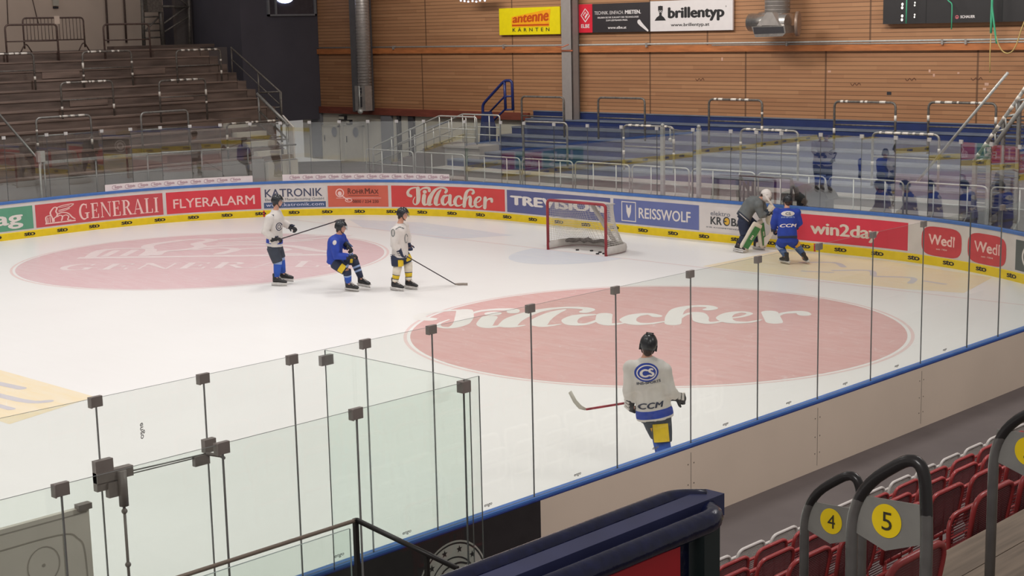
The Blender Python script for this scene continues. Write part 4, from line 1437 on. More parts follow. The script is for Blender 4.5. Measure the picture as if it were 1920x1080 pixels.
# passage: doors with round windows, grey pilasters, dark opening
def door(n, u0, u1, vtop, port=None, m=DOORW):
    a, b = at(u0, 300, 1, WY), at(u1, 300, 1, WY)
    zt = at((u0 + u1) / 2, vtop, 1, WY).z
    bm = NB()
    b2(bm, (a.x, WY - 0.03, 0.26), (b.x, WY + 0.05, zt), 0)
    for xa, xb in ((a.x - 0.07, a.x), (b.x, b.x + 0.07)):
        b2(bm, (xa, WY - 0.05, 0.26), (xb, WY + 0.05, zt + 0.07), 1)
    b2(bm, (a.x - 0.07, WY - 0.05, zt), (b.x + 0.07, WY + 0.05, zt + 0.07), 1)
    d = struct('door_%d' % n, bm, [m, CREAM])
    if port:
        p = at(port[0], port[1], 1, WY - 0.04)
        bm = NB()
        lay(bm, disc2d(0, 0, 0.16, 0.19, 24), lambda x, z: Vector((p.x + x, WY - 0.045, p.z + z)))
        obj('porthole', bm, mat('porthole_glass', (120, 122, 132), 0.15), d, fix=False)
        bm = NB()
        lay(bm, ring2d(0, 0, 0.19, 0.22, 0.03, 24), lambda x, z: Vector((p.x + x, WY - 0.048, p.z + z)))
        obj('porthole_ring', bm, ALU_D, d, fix=False)
        bm = NB()
        tube(bm, [(a.x + 0.15, WY - 0.08, 1.25), (a.x + 0.15, WY - 0.08, 1.0)], 0.02, 6)
        obj('handle', bm, GREYD, d)
    return d
door(1, 609, 637, 238, (627, 247))
door(2, 650, 682, 238, (667, 248))
bm = NB()
for u0, u1, mi in ((716, 735, 0), (746, 750, 1), (767, 776, 1), (586, 604, 0)):
    a, b = at(u0, 260, 1, WY - 0.05), at(u1, 260, 1, WY - 0.05)
    b2(bm, (a.x, WY - 0.08, 0.26), (b.x, WY + 0.05, 2.2), mi)
struct('trim_3', bm, [GREYP, GREYD])
for k, (u, v, s) in enumerate(((641, 229, 0.35), (653, 237, 0.22), (500, 236, 0.2))):
    p = at(u, v - 8, 1, WY - 0.08)
    bm = NB()
    b2(bm, (p.x - s / 2, WY - 0.1, p.z - 0.09), (p.x + s / 2, WY + 0.05, p.z + 0.09))
    b2(bm, (p.x - s / 2 + 0.02, WY - 0.11, p.z - 0.05), (p.x + s / 2 - 0.02, WY - 0.09, p.z + 0.05), 1)
    if k < 2:
        o = tag(obj('door_sign', bm, [GREYD, CREAM]), ('small dark sign box above the left porthole door', 'small dark sign box above the right porthole door')[k], 'sign', 'sign boxes over the doors')
        rebase(o)
    else:
        bm.free()

# ---------------------------------------------------------------- right hand stair with lattice rail
t = thing('stair', 'steep steel stair with taped lattice rail and mesh panels at right', 'stair', (6.7, 7.2, 0.26))
y = 6.9
bm = NB()
tube(bm, [at(1718, 343, 1, 6.5), at(1890, 136, 1, 6.5)], 0.036, 8)
obj('handrail', bm, STEEL_L, t)
a, b = at(1826, 302, 1, y), at(1926, 160, 1, y)
d = (b - a).normalized()
n_ = Vector((d.z, 0, -d.x)) * 0.2
bm = NB()
tube(bm, [a, b + d * 0.6], 0.045, 8)
tube(bm, [a + n_ + d * 0.1, b + n_ + d * 0.6], 0.055, 8)
obj('lattice_chord', bm, STEEL_L, t)
bm = NB()
L = (b - a).length + 0.5
k = 0
while (k + 1) * 0.22 < L:
    p, q = a + d * (k * 0.22), a + d * ((k + 1) * 0.22)
    tube(bm, [p + (n_ if k % 2 else Vector((0, 0, 0))), q + (Vector((0, 0, 0)) if k % 2 else n_)], 0.026, 6)
    k += 1
obj('lattice_web', bm, STEEL_L, t)
bm = NB()
r = random.Random(21)
for k in range(9):
    p = a + d * (0.15 + k * 0.27)
    tube(bm, [p, p + d * r.uniform(0.06, 0.16)], 0.05, 8)
obj('tape', bm, TAPE, t, label='white tape wound round the rail')
for u, v0, v1, w in ((1828, 305, 440, 0.09), (1856, 262, 440, 0.1), (1882, 225, 440, 0.07), (1912, 190, 440, 0.07)):
    p0, p1 = at(u, v0, 1, y + 0.05), at(u - 2, v1, 1, y + 0.05)
    bm = NB()
    b2(bm, (p0.x - w / 2, y, 0.26), (p0.x + w / 2, y + 0.1, p0.z))
    obj('post', bm, STEEL, t)
MESHP = mat('grey_mesh_slats', (112, 108, 112), 0.5, 0.3)
for u0, u1, v0 in ((1834, 1852, 285), (1861, 1879, 245), (1886, 1920, 215)):
    pa, pb = at(u0, v0, 1, y + 0.08), at(u1, v0, 1, y + 0.08)
    bm = NB()
    z = 0.75
    while z < pa.z:
        b2(bm, (pa.x, y + 0.06, z), (pb.x, y + 0.09, z + 0.035))
        z += 0.085
    obj('mesh_panel', bm, MESHP, t)
bm = NB()
for k in range(9):
    b2(bm, (6.75 + k * 0.28, 7.05, 0.26), (7.03 + k * 0.28, 8.5, 0.5 + 0.29 * k))
obj('steps', bm, CONC, t)
# dark folded bits behind the corner glass: spare goal frame and a covered cart
y = 5.3
t = thing('spare_goal', 'dark spare goal frame standing behind the end glass above the goalkeeper', 'goal', tuple(at(1440, 375, 1, y)))
bm = NB()
zb = 0.26
a, b = at(1388, 326, 1, y), at(1484, 329, 1, y)
for x in (a.x, b.x):
    tube(bm, [(x, y, zb), (x, y, a.z - 0.03)], 0.035, 8)
tube(bm, [(a.x, y, a.z - 0.03), (b.x, y, a.z - 0.03)], 0.035, 8)
obj('frame', bm, BLACK, t)
bm = NB()
for k in range(12):
    x = a.x + (b.x - a.x) * k / 11
    if k < 3:
        b2(bm, (x, y + 0.1, zb), (x + 0.05, y + 0.14, a.z - 0.2))
tube(bm, [(a.x, y, a.z - 0.05), (a.x + 0.2, y + 0.8, zb)], 0.03, 6)
tube(bm, [(b.x, y, a.z - 0.05), (b.x - 0.1, y + 0.8, zb)], 0.03, 6)
obj('side_bar', bm, BLACK, t)
t = thing('covered_cart', 'dark covered cart with wheel standing behind the end glass', 'cart', tuple(at(1525, 385, 1, y)))
bm = NB()
P = [at(u, v, 1, y) for u, v in ((1490, 352), (1508, 345), (1530, 348), (1545, 360), (1553, 374), (1540, 379), (1490, 376))]
prism(bm, P, (0, 0.5, 0))
b2(bm, (P[0].x, y + 0.1, 0.45), (P[3].x, y + 0.45, P[6].z + 0.02))
obj('cover', bm, BLACK, t)
bm = NB()
q = at(1530, 381, 1, y)
tube(bm, [(q.x, y + 0.05, 0.50), (q.x, y + 0.12, 0.50)], 0.24, 18)
obj('wheel', bm, ALU_D, t)
# ================================================================ left stand
bm = NB()
b2(bm, (-30.3, -26, 0.26), (-30.0, 9.2, 10.5))
struct('wall_left', bm, BEIGE)
bm = NB()
b2(bm, (-31, 8.25, 1.9), (-24.72, 12.3, 10.5))
wd = struct('wall_corner', bm, DARKW)
# window in the corner block
t = thing('window_1', 'dark framed window with a bright lamp reflection high in the charcoal corner wall', 'window', (-24.7, 10.7, 6.05))
t['kind'] = 'structure'
bm = NB()
b2(bm, (-24.72, 9.6, 6.1), (-24.68, 11.85, 7.6))
obj('pane', bm, mat('dark_window_pane', (70, 66, 72), 0.12), t)
bm = NB()
for y0, y1, z0, z1 in ((9.52, 9.6, 6.03, 7.7), (11.83, 11.91, 6.03, 7.7), (9.52, 11.91, 6.03, 6.1), (9.88, 9.95, 6.1, 7.6)):
    b2(bm, (-24.74, y0, z0), (-24.62, y1, z1))
obj('frame', bm, GREYP, t)
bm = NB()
ball(bm, (-24.62, 10.35, 6.72), (0.03, 0.42, 0.2), 14)  # glowing blob set on the pane as the reflection of a lamp
obj('lamp_reflection', bm, LBL, t)
# terrace rows
NR = 13
def row(k):
    return -17.4 - 0.56 * k, 1.3 + 0.3 * k
t = thing('standing_terrace', 'worn brown wooden standing terrace rising at the left side of the rink', 'terrace', (-20.5, -6, 0.26))
for k in range(NR):
    x, z = row(k)
    ye = 5.9 if k >= 5 else 3.55
    bm = NB()
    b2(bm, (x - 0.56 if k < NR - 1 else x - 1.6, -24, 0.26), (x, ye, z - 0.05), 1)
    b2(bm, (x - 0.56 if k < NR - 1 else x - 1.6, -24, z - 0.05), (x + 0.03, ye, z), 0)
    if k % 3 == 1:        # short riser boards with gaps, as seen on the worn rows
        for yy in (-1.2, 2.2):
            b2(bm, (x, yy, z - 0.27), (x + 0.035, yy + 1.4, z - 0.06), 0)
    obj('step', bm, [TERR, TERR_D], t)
bm = NB()
b2(bm, (-17.36, -24, 0.26), (-17.3, 3.55, 1.24))
obj('front_board', bm, CONC_L, t)
bm = NB()
b2(bm, (-31, -24, 0.26), (-25.7, 8.3, 4.88))
struct('floor', bm, CONC)
# white guard bar on the front
t = thing('front_guard', 'long pale guard bar along the foot of the brown terrace', 'railing', (-17.0, 0, 0.26))
bm = NB()
b2(bm, (-17.06, -4.6, 1.72), (-16.98, -1.1, 1.80))
obj('guard_board', bm, STEEL_L, t)
bm = NB()
tube(bm, [(-17.02, -1.1, 1.75), (-17.02, 4.7, 1.64)], 0.03, 6)
tube(bm, [(-17.02, -4.6, 1.25), (-17.02, 4.7, 1.15)], 0.018, 6)
obj('rail', bm, STEEL, t)
for yv in (-4.6, -2.9, -1.1, 0.9, 2.7, 4.4):
    bm = NB()
    tube(bm, [(-17.02, yv, 0.26), (-17.02, yv, 1.74)], 0.028, 6)
    obj('post', bm, STEEL, t)
bl = [(11, -1.96, -0.06, 5.83), (11, 1.73, 3.58, 5.80), (8, -3.44, -1.92, 4.89), (8, -0.14, 1.74, 4.88), (8, 3.55, 5.42, 4.84), (5, -1.96, -0.08, 3.94), (4, 1.33, 3.17, 3.88), (2, -3.81, -1.95, 2.97), (1, -0.49, 1.27, 2.96), (0, 2.37, 4.6, 2.45)]
wh = ['behind the highest left end', 'highest right one before the scaffold', 'third row from top, cut off', 'in the third row from top, middle', 'in the third row from top, beside the stair', 'mid height, left of two', 'mid height, right of two', 'low down, left of two', 'low down, right of two', 'lowest, beside the stair foot']
for i, (k, y0, y1, zt) in enumerate(bl):
    x, z = row(k)
    m = STEEL_R if k == 11 else (STEEL_D if i not in (7, 8) else STEEL)
    surge('pipe barrier on the brown terrace, ' + wh[i], y0, y1, x - 0.25, zt, 'surge barriers on the brown terrace', m, taped=(0, 0, 31, 32, 33, 34, 35, 36, 0, 37)[i], zmid=zt - 0.55, axis=1, zb=z)
# crowd barrier with bars and bent feet at the top
t = thing('crowd_barrier', 'brown crowd control barrier with vertical bars on top of the terrace', 'barrier', (-25.0, 0.3, 4.9))
X = -25.2
A, Bq = at(42, 34, 0, X), at(156, 36, 0, X)
zb = at(100, 75, 0, X).z
bm = NB()
tube(bm, rpath([(X, A.y, 5.02), (X, A.y, A.z), (X, Bq.y, A.z), (X, Bq.y, 5.02)], 0.14, 4), 0.03, 8)
tube(bm, [(X, A.y, zb), (X, Bq.y, zb)], 0.022, 6)
obj('frame', bm, STEEL_R, t)
for k in range(1, 17):
    y = A.y + (Bq.y - A.y) * k / 17
    bm = NB()
    tube(bm, [(X, y, zb), (X, y, A.z)], 0.011, 6)
    obj('bar', bm, STEEL_R, t)
for y in (A.y + 0.05, Bq.y - 0.05):
    bm = NB()
    tube(bm, rpath([(X + 0.05, y - 0.25, 4.88), (X, y, 5.25), (X - 0.05, y + 0.25, 4.88)], 0.2, 5), 0.025, 6)
    obj('foot', bm, STEEL_R, t)
bm = NB()
p, q = at(100, 30, 0, X), at(111, 45, 0, X)
b2(bm, (X + 0.03, p.y, q.z), (X + 0.05, q.y, p.z))
obj('notice', bm, BEIGE, t)
# pipes, box and seams on the beige back wall
for i, (u, lab) in enumerate(((200, 'thin dark pipe down the beige back wall, left of two'), (234, 'thin dark pipe down the beige back wall, right of two'))):
    p0, p1 = at(u - 2, -10, 0, -29.9), at(u + 3, 80, 0, -29.9)
    bm = NB()
    tube(bm, [p0, p1], 0.04, 6)
    o = tag(obj('wall_pipe', bm, STEEL_R), lab, 'pipe', 'pipes on the back wall')
    rebase(o)
bm = NB()
p = at(104, 6, 0, -29.95)
b2(bm, (-29.99, p.y - 0.12, p.z - 0.1), (-29.9, p.y + 0.12, p.z + 0.25))
b2(bm, (-29.99, p.y - 0.1, p.z - 0.2), (-29.92, p.y + 0.1, p.z - 0.13), 1)
o = tag(obj('wall_box', bm, [CREAM, GREYD]), 'small wall box with dark strip high on the beige back wall', 'box')
rebase(o)
bm = NB()
for u in (13, 60):
    p0, p1 = at(u, -5, 0, -29.98), at(u + (2 if u < 20 else 12), 45, 0, -29.98)
    tube(bm, [p0, p1], 0.018, 5)
o = tag(obj('wall_cable', bm, STEEL_R), 'thin cable lines on the beige back wall at the left corner', 'cable')
rebase(o)
# scaffold tower
t = thing('scaffold_tower', 'dark steel scaffold with ladder and diagonal braces in the corner behind the terrace', 'scaffold', (-27.2, 6.3, 4.88))
X = -27.5
def sc(u, v):
    return at(u, v, 0, X)
for u0, v0, u1, v1, r_, nm in ((266, -12, 270, 86, 0.07, 'post'), (298, -12, 306, 84, 0.09, 'post'), (354, -12, 356, 84, 0.06, 'post'), (372, -12, 379, 86, 0.05, 'post'), (300, 12, 354, 13, 0.05, 'beam'), (306, 45, 352, 12, 0.04, 'brace'), (308, 60, 356, 30, 0.035, 'brace'), (270, 60, 300, 30, 0.035, 'brace'), (330, -8, 356, 14, 0.035, 'brace')):
    bm = NB()
    tube(bm, [sc(u0, v0), sc(u1, v1)], r_, 6)
    obj(nm, bm, STEEL_L if u0 == 372 else STEEL_D, t)
for k in range(6):
    v = 6 + k * 13
    bm = NB()
    tube(bm, [sc(268, v), sc(300, v - 1)], 0.03, 6)
    obj('rung', bm, STEEL_D, t)
bm = NB()
p = sc(284, 8)
b2(bm, (X - 0.2, p.y - 0.3, p.z - 0.3), (X + 0.2, p.y + 0.35, p.z + 0.35))
obj('equipment_box', bm, STEEL_D, t)
bm = NB()
p = sc(350, 40)
b2(bm, (X - 0.5, p.y - 0.3, 4.9), (X - 0.3, p.y + 0.45, 7.6))
obj('back_plate', bm, mat('soot_grey_plate', (92, 84, 82), 0.8), t)
bm = NB()
b2(bm, (-26.1, 3.2, 4.9), (-25.6, 7.6, 5.02))
obj('base_beam', bm, TERR_D, t)

# stair beside the terrace
t = thing('stair', 'stair with dark tube railings and white side sheet beside the brown terrace', 'stair', (-19.5, 5.6, 0.26))
bm = NB()
for k in range(13):
    x, z = row(k)
    if k < 5:
        b2(bm, (x - 0.56, 3.6, 0.26), (x - 0.03, 4.85, z - 0.02))
        b2(bm, (x - 0.30, 3.6, 0.26), (x + 0.25, 4.85, z - 0.16), 1)
    else:
        b2(bm, (x - 0.56, 5.92, 0.26), (x, 6.3, z - 0.02))
obj('steps', bm, [TERR_D, CREAM], t)
Y2, Y1 = 6.4, 4.9
bm = NB()
tube(bm, [at(433, 89, 1, Y2), at(525, 172, 1, Y2), at(528, 230, 1, Y2)], 0.034, 8)
obj('handrail', bm, STEEL_D, t)
bm = NB()
for v0, v1 in ((112, 196), (140, 225)):
    tube(bm, [at(435, v0, 1, Y2), at(525, v1, 1, Y2)], 0.022, 6)
tube(bm, [at(482, 174, 1, Y2 - 0.3), at(525, 172, 1, Y2)], 0.03, 6)
tube(bm, [at(484, 203, 1, Y2 - 0.3), at(526, 201, 1, Y2)], 0.025, 6)
obj('rail', bm, STEEL_D, t)
for u, v0, v1 in ((434, 89, 150), (484, 136, 190), (527, 172, 235)):
    bm = NB()
    tube(bm, [at(u, v0, 1, Y2), at(u + 2, v1, 1, Y2)], 0.03, 6)
    obj('post', bm, STEEL_D, t)
bm = NB()
tube(bm, [at(482, 176, 1, Y1), at(541, 235, 1, Y1)], 0.055, 8)
obj('handrail', bm, STEEL, t)
bm = NB()
for (u0, v0, u1, v1) in ((484, 206, 540, 262), (484, 230, 540, 288), (500, 270, 545, 312), (506, 305, 545, 334)):
    tube(bm, [at(u0, v0, 1, Y1), at(u1, v1, 1, Y1)], 0.035, 6)
for v in (231, 261):
    tube(bm, [at(426, v + 3, 1, 4.3), at(540, v, 1, Y1)], 0.03, 6)
obj('rail', bm, STEEL_D, t)
for u, v0, v1 in ((485, 178, 245), (538, 232, 330), (509, 298, 340)):
    bm = NB()
    tube(bm, [at(u, v0, 1, Y1), at(u + 3, v1, 1, Y1)], 0.045, 6)
    obj('post', bm, STEEL, t)
bm = NB()
prism(bm, [at(u, v, 1, 4.95) for u, v in ((529, 216), (549, 238), (553, 340), (541, 340), (541, 236))], (0, 0.06, 0))
obj('side_sheet', bm, mat('white_side_sheet', (205, 198, 192), 0.6), t)
# stair rail at the far left
t = thing('stair_rail', 'slanting pipe handrail running down the terrace at the left edge', 'railing', tuple(at(77, 305, 1, -4.7)))
bm = NB()
tube(bm, [at(-20, 193, 1, -4.7), at(75, 303, 1, -4.7), at(76, 312, 1, -4.7)], 0.036, 8)
obj('handrail', bm, STEEL, t)
bm = NB()
tube(bm, [at(76, 303, 1, -4.7), at(78, 356, 1, -4.7)], 0.03, 8)
obj('post', bm, STEEL, t)
bm = NB()
tube(bm, [at(-20, 330, 1, -4.7), at(16, 210 + 160, 1, -4.7)], 0.02, 6)
obj('rail', bm, STEEL, t)
# thin pale post near it
p = bp(-20.0, 0.35)
bm = NB()
tube(bm, [(p.x, p.y, 0.26), (p.x, p.y, 2.1)], 0.03, 6)
b2(bm, (p.x - 0.05, p.y - 0.06, 2.0), (p.x + 0.05, p.y + 0.16, 2.3))
o = tag(obj('lamp_post', bm, STEEL_L), 'thin pale post with small box behind the left boards', 'post')
rebase(o)

# ================================================================ near stand
def nrow(k):
    return 16.36 + 0.97 * (k - 1), 0.97 + 0.535 * (k - 1)
t = thing('seating_tier', 'dark grey concrete tiers carrying the red seats at lower right', 'terrace', (19, -15, 0.26))
for k in range(1, 7):
    x, zt = nrow(k)
    zf = zt - 0.72
    bm = NB()
    b2(bm, (x - 0.60 if k > 1 else 15.75, -20.5 if k < 6 else -22.55, 0.2), (x + 0.37 if k < 6 else x + 1.4, -3.0, zf))
    obj('tier', bm, CONC, t)
x6, z6 = nrow(6)
t = thing('timber_platform', 'grey weathered timber platform behind the last red seats at the right edge', 'platform', (21.6, -16, z6 - 0.72))
for k in range(10):
    bm = NB()
    b2(bm, (20.45 + k * 0.205, -21.45, 2.98), (20.45 + k * 0.205 + 0.2, -8.0, 3.02))
    obj('plank', bm, DECK, t)
bm = NB()
for yy in (-21.4, -17, -14, -11, -8.2):
    b2(bm, (20.65, yy, z6 - 0.72), (22.4, yy + 0.12, 2.98))
obj('bearer', bm, DECK, t)

def make_seat(name_label, fm, mm, pad, group, folded=True):
    """origin: floor point under the back; faces -x; top at 0.72"""
    t = thing('stadium_seat', name_label, 'seat', (0, 0, 0), group)
    w = 0.205
    lean = 0.05
    bx_ = lambda z: lean * (z - 0.40) / 0.32
    B = lambda y, z: Vector((bx_(z), y, z))
    bm = NB()
    tube(bm, rpath([B(-w + 0.02, 0.40), B(-w, 0.69), B(w, 0.69), B(w - 0.02, 0.40), B(-w + 0.02, 0.40)], 0.085, 5), 0.0145, 6)
    obj('back_frame', bm, fm, t, smooth=True)
    bm = NB()
    n = 26
    for i in range(n):
        z = 0.412 + 0.27 * i / (n - 1)
        ww = w - 0.006 - (0.05 * max(0, (z - 0.63) / 0.055) ** 2 if z > 0.63 else 0)
        b2(bm, (bx_(z) - 0.003, -ww, z - 0.0035), (bx_(z) + 0.003, ww, z + 0.0035))
    for y in (-0.12, 0.0, 0.12):
        box(bm, B(y, 0.54) , (0.004, 0.006, 0.27))
    obj('back_mesh', bm, mm, t)
    # pan: tipped up in front of the back, or let down
    if folded:
        S = lambda y, d: Vector((-0.09 - 0.02 * d, y, 0.20 + d))
    else:
        S = lambda y, d: Vector((-0.06 - d, y, 0.38 - 0.06 * d))
    dmax = 0.36
    bm = NB()
    tube(bm, rpath([S(-w + 0.02, 0), S(-w + 0.01, dmax), S(w - 0.01, dmax), S(w - 0.02, 0), S(-w + 0.02, 0)], 0.09, 5), 0.013, 6)
    obj('pan_frame', bm, fm, t, smooth=True)
    bm = NB()
    if pad:
        q = [S(-w + 0.03, 0.02), S(w - 0.03, 0.02), S(w - 0.03, dmax - 0.06), S(w - 0.09, dmax - 0.01), S(-w + 0.09, dmax - 0.01), S(-w + 0.03, dmax - 0.06)]
        prism(bm, q, (0.0 if not folded else 0.018, 0, 0.018 if not folded else 0))
        obj('pan_pad', bm, BLUESEAT, t, label='dark blue pad')
    else:
        for i in range(22):
            d = 0.02 + (dmax - 0.03) * i / 21
            a, b = S(-w + 0.02, d), S(w - 0.02, d)
            tube(bm, [a, b], 0.0038, 4)
        obj('pan_mesh', bm, mm, t)
    for y in (-0.15, 0.15):
        bm = NB()
        tube(bm, [B(y, 0.41), (0.0, y, 0.33), (-0.02, y, 0.0)], 0.013, 6)
        obj('leg', bm, fm, t)
    bm = NB()
    tube(bm, [(0.02, -0.245, 0.345), (0.02, 0.245, 0.345)], 0.012, 6)
    tube(bm, [(0.05, -0.245, 0.315), (0.05, 0.245, 0.315)], 0.009, 6)
    obj('bar', bm, fm, t)
    return t
rows = {}
for k in range(1, 6):
    x, zt = nrow(k)
    pos = []
    y = -20.05 + (0.12 * (k % 2))
    while y < -6:
        pr = seen((x + 0.03, y, zt)), seen((x + 0.03, y + 0.2, zt)), seen((x + 0.03, y - 0.2, zt))
        if any(p and -5 < p[0] < 1925 and p[1] < 1084 for p in pr):
            pos.append(y)
        y += 0.5
    rows[k] = pos
names = {1: 'front row of white mesh seats', 2: 'second row of red mesh seats', 3: 'third row of red mesh seats', 4: 'fourth row of red mesh seats', 5: 'fifth row of red mesh seats'}
protoW = protoR = None
for k in range(1, 6):
    x, zt = nrow(k)
    for i, y in enumerate(rows[k]):
        lab = ('white framed mesh seat in the front row, %s from the left' if k == 1 else 'red wire mesh seat in the ' + ORD[k - 1] + ' row, %s from the left') % ORD[i]
        grp = names[k]
        if k == 1:
            if protoW is None:
                protoW = make_seat(lab, WHF, WHM, False, grp)
                protoW.location = (x, y, zt - 0.72)
            else:
                copy_thing(protoW, (x, y, zt - 0.72), lab, grp)
        else:
            if protoR is None:
                protoR = make_seat(lab, REDF, REDM, k == 9, grp)
                protoR.location = (x, y, zt - 0.72)
            else:
                copy_thing(protoR, (x, y, zt - 0.72), lab, grp)
# first seat of the next row with its blue pan let down
s = make_seat('nearest red mesh seat with blue pad let down, before the nearest number post', REDF, REDM, True, None, folded=False)
p = at(1705, 1045, 0, 20.95)
s.location = (20.95, p.y - 0.02, p.z - 0.66)
# pale concrete block under that seat
bm = NB()
b2(bm, (20.62, p.y - 0.35, 2.93), (21.3, p.y + 0.3, s.location.z))
o = tag(obj('stair_block', bm, CONC), 'grey concrete aisle step below the nearest red seat', 'step')
rebase(o)

# number posts on the aisle
def number_post(label, x0, x1, y, ztop, zplate, digit, zb, group='row number posts'):
    K = 0.85
    sx = lambda v: CAM.x + (v - CAM.x) * K
    x0, x1 = sx(x0), sx(x1)
    y = CAM.y + (y - CAM.y) * K
    ztop = CAM.z + (ztop - CAM.z) * K
    zplate = CAM.z + (zplate - CAM.z) * K
    t = thing('number_post', label, 'sign post', ((x0 + x1) / 2, y, zb), group)
    m = 0.04
    bm = NB()
    path = rpath([(x0, y, zb), (x0, y, ztop - 0.13), (x1 - 0.02, y, ztop + 0.05), (x1, y, ztop - 0.17), (x1, y, zb)], 0.145, 8)
    tube(bm, path, 0.020, 12)
    po = obj('pipe', bm, PIPE, t, smooth=True)
    # shift the mesh so that local height 0 is where the black grip begins
    dz = (ztop - 0.13) - zb
    po.data.transform(Matrix.Translation((0, 0, -dz)))
    po.location.z += dz
    bm = NB()
    prism(bm, [(x0 + 0.01, y - 0.004, zplate + 0.0765), (x1 - 0.01, y - 0.004, zplate + 0.089), (x1 - 0.01, y - 0.004, zplate - 0.038), ((x0 + x1) / 2 - 0.01, y - 0.004, zplate - 0.09), (x0 + 0.01, y - 0.004, zplate - 0.05)], (0, 0.006, 0))
    pl = obj('plate', bm, PLATE, t)
    bm = NB()
    cx, cz = (x0 + x1) / 2 - 0.005, zplate + 0.012
    lay(bm, disc2d(0, 0, 0.053, 0.056, 32), lambda a, b: Vector((cx + a, y - 0.0065, cz + b)))
    obj('sticker', bm, YSTK, pl, fix=False, label='round yellow sticker')
    bm = NB()
    lay(bm, fit(text2d(digit, 0.0), -0.016, 0.020, -0.030, 0.034), lambda a, b: Vector((cx + a, y - 0.0085, cz + b)))
    obj('numeral', bm, mat('dark_numeral', (60, 54, 40), 0.5), pl, fix=False)
    return t
PIPE, T, B = newmat('two_tone_rail_pipe', 0.4)
tc = T.n('ShaderNodeTexCoord')
sp = T.n('ShaderNodeSeparateXYZ')
T.l(tc.outputs['Object'], sp.inputs[0])
nz = T.n('ShaderNodeTexNoise')
nz.inputs['Scale'].default_value = 14
T.l(tc.outputs['Object'], nz.inputs['Vector'])
f = T.math('GREATER_THAN', T.math('ADD', sp.outputs['Z'], T.math('MULTIPLY', nz.outputs['Fac'], 0.06)), 0.0)
T.l(T.mix(f, T.mix(nz.outputs['Fac'], (0.11, 0.103, 0.097), (0.19, 0.18, 0.17)), (0.03, 0.027, 0.027)), B.inputs['Base Color'])
B.inputs['Metallic'].default_value = 0.2
B.inputs['Roughness'].default_value = 0.28
number_post('grey loop post with yellow number five, nearest one left of the red seats', 20.60, 20.915, -21.77, 3.735, 3.48, '5', 2.932)
number_post('grey loop post with yellow number four, behind the nearer five', 19.50, 19.83, -20.4, 3.14, 2.885, '4', 2.40)
number_post('grey loop post with yellow number five, cut by the right edge', 20.50, 20.84, -20.4, 3.665, 3.43, '5', 3.022)
number_post('grey loop post half hidden behind the navy handrail end', 19.49, 19.815, -21.77, 3.19, 2.93, '4', 2.40)

# navy double handrail in the foreground
Xr, Zr = 21.49, 4.25
t = thing('stair_guard', 'navy blue double tube handrail with flat bar and red panel in the foreground', 'railing', (Xr, -25, 2.9))
dX = 0.068
def rail_at(dx, y, z=Zr):
    return Vector((Xr + dx, y, z))
bm = NB()
tube(bm, rpath([rail_at(-dX, -28.5, Zr), rail_at(-dX, -23.93, Zr), rail_at(-0.01, -23.88, Zr)], 0.05, 6), 0.0255, 12)
obj('handrail', bm, NAVYT, t, smooth=True)
bm = NB()
tube(bm, rpath([rail_at(dX, -28.5, Zr - 0.012), rail_at(dX, -23.95, Zr - 0.012), rail_at(0.0, -23.90, Zr - 0.012)], 0.06, 6), 0.027, 12)
obj('handrail', bm, NAVYT, t, smooth=True)
bm = NB()
b2(bm, (Xr - 0.028, -28.5, Zr - 0.035), (Xr + 0.028, -23.86, Zr + 0.018))
obj('flat_bar', bm, NAVYF, t)
bm = NB()
b2(bm, (Xr - 0.025, -23.94, 2.9), (Xr + 0.03, -23.88, Zr - 0.03))
obj('post', bm, NAVYD, t)
bm = NB()
b2(bm, (Xr - 0.025, -24.16, 2.9), (Xr + 0.0, -23.96, Zr - 0.06))
b2(bm, (Xr - 0.02, -28.5, Zr - 0.23), (Xr + 0.03, -23.94, Zr - 0.19))
obj('frame', bm, NAVYT, t)
bm = NB()
b2(bm, (Xr - 0.006, -28.5, 2.95), (Xr + 0.006, -24.0, Zr - 0.06))
obj('panel', bm, REDP, t, label='red panel')
bm = NB()
b2(bm, (20.9, -28.5, 0.26), (22.4, -22.6, 2.9))
o = tag(obj('entrance_wall', bm, CONC), 'grey concrete entrance wall under the navy handrail', 'wall')
rebase(o)
# glass balustrade at the bottom
t = thing('glass_balustrade', 'glass balustrade with brown handrail and dark sloping rail at the bottom', 'railing', (17.4, -22, 1.6))
bm = NB()
tube(bm, [(17.4, -26.5, 2.715), (17.4, -21.6, 2.715)], 0.012, 8)
obj('handrail', bm, HANDR, t)
bm = NB()
b2(bm, (17.388, -21.61, 0.26), (17.412, -21.585, 2.725))
obj('post', bm, HANDD, t)
bm = NB()
tube(bm, [(17.4, -21.59, 2.715), tuple(at(858, 1066, 1, -21.45))], 0.015, 8)
obj('sloping_rail', bm, HANDD, t)
q = at(800, 1040, 1, -21.48)
bm = NB()
b2(bm, (q.x - 0.011, q.y - 0.011, 0.26), (q.x + 0.011, q.y + 0.011, q.z))
obj('post', bm, HANDD, t)
bm = NB()
pane_mesh(bm, Vector((17.4, -26.4, 0)), Vector((17.4, -21.64, 0)), 1.5, 2.68)
obj('pane', bm, [GLASS2, GEDGE2], t)

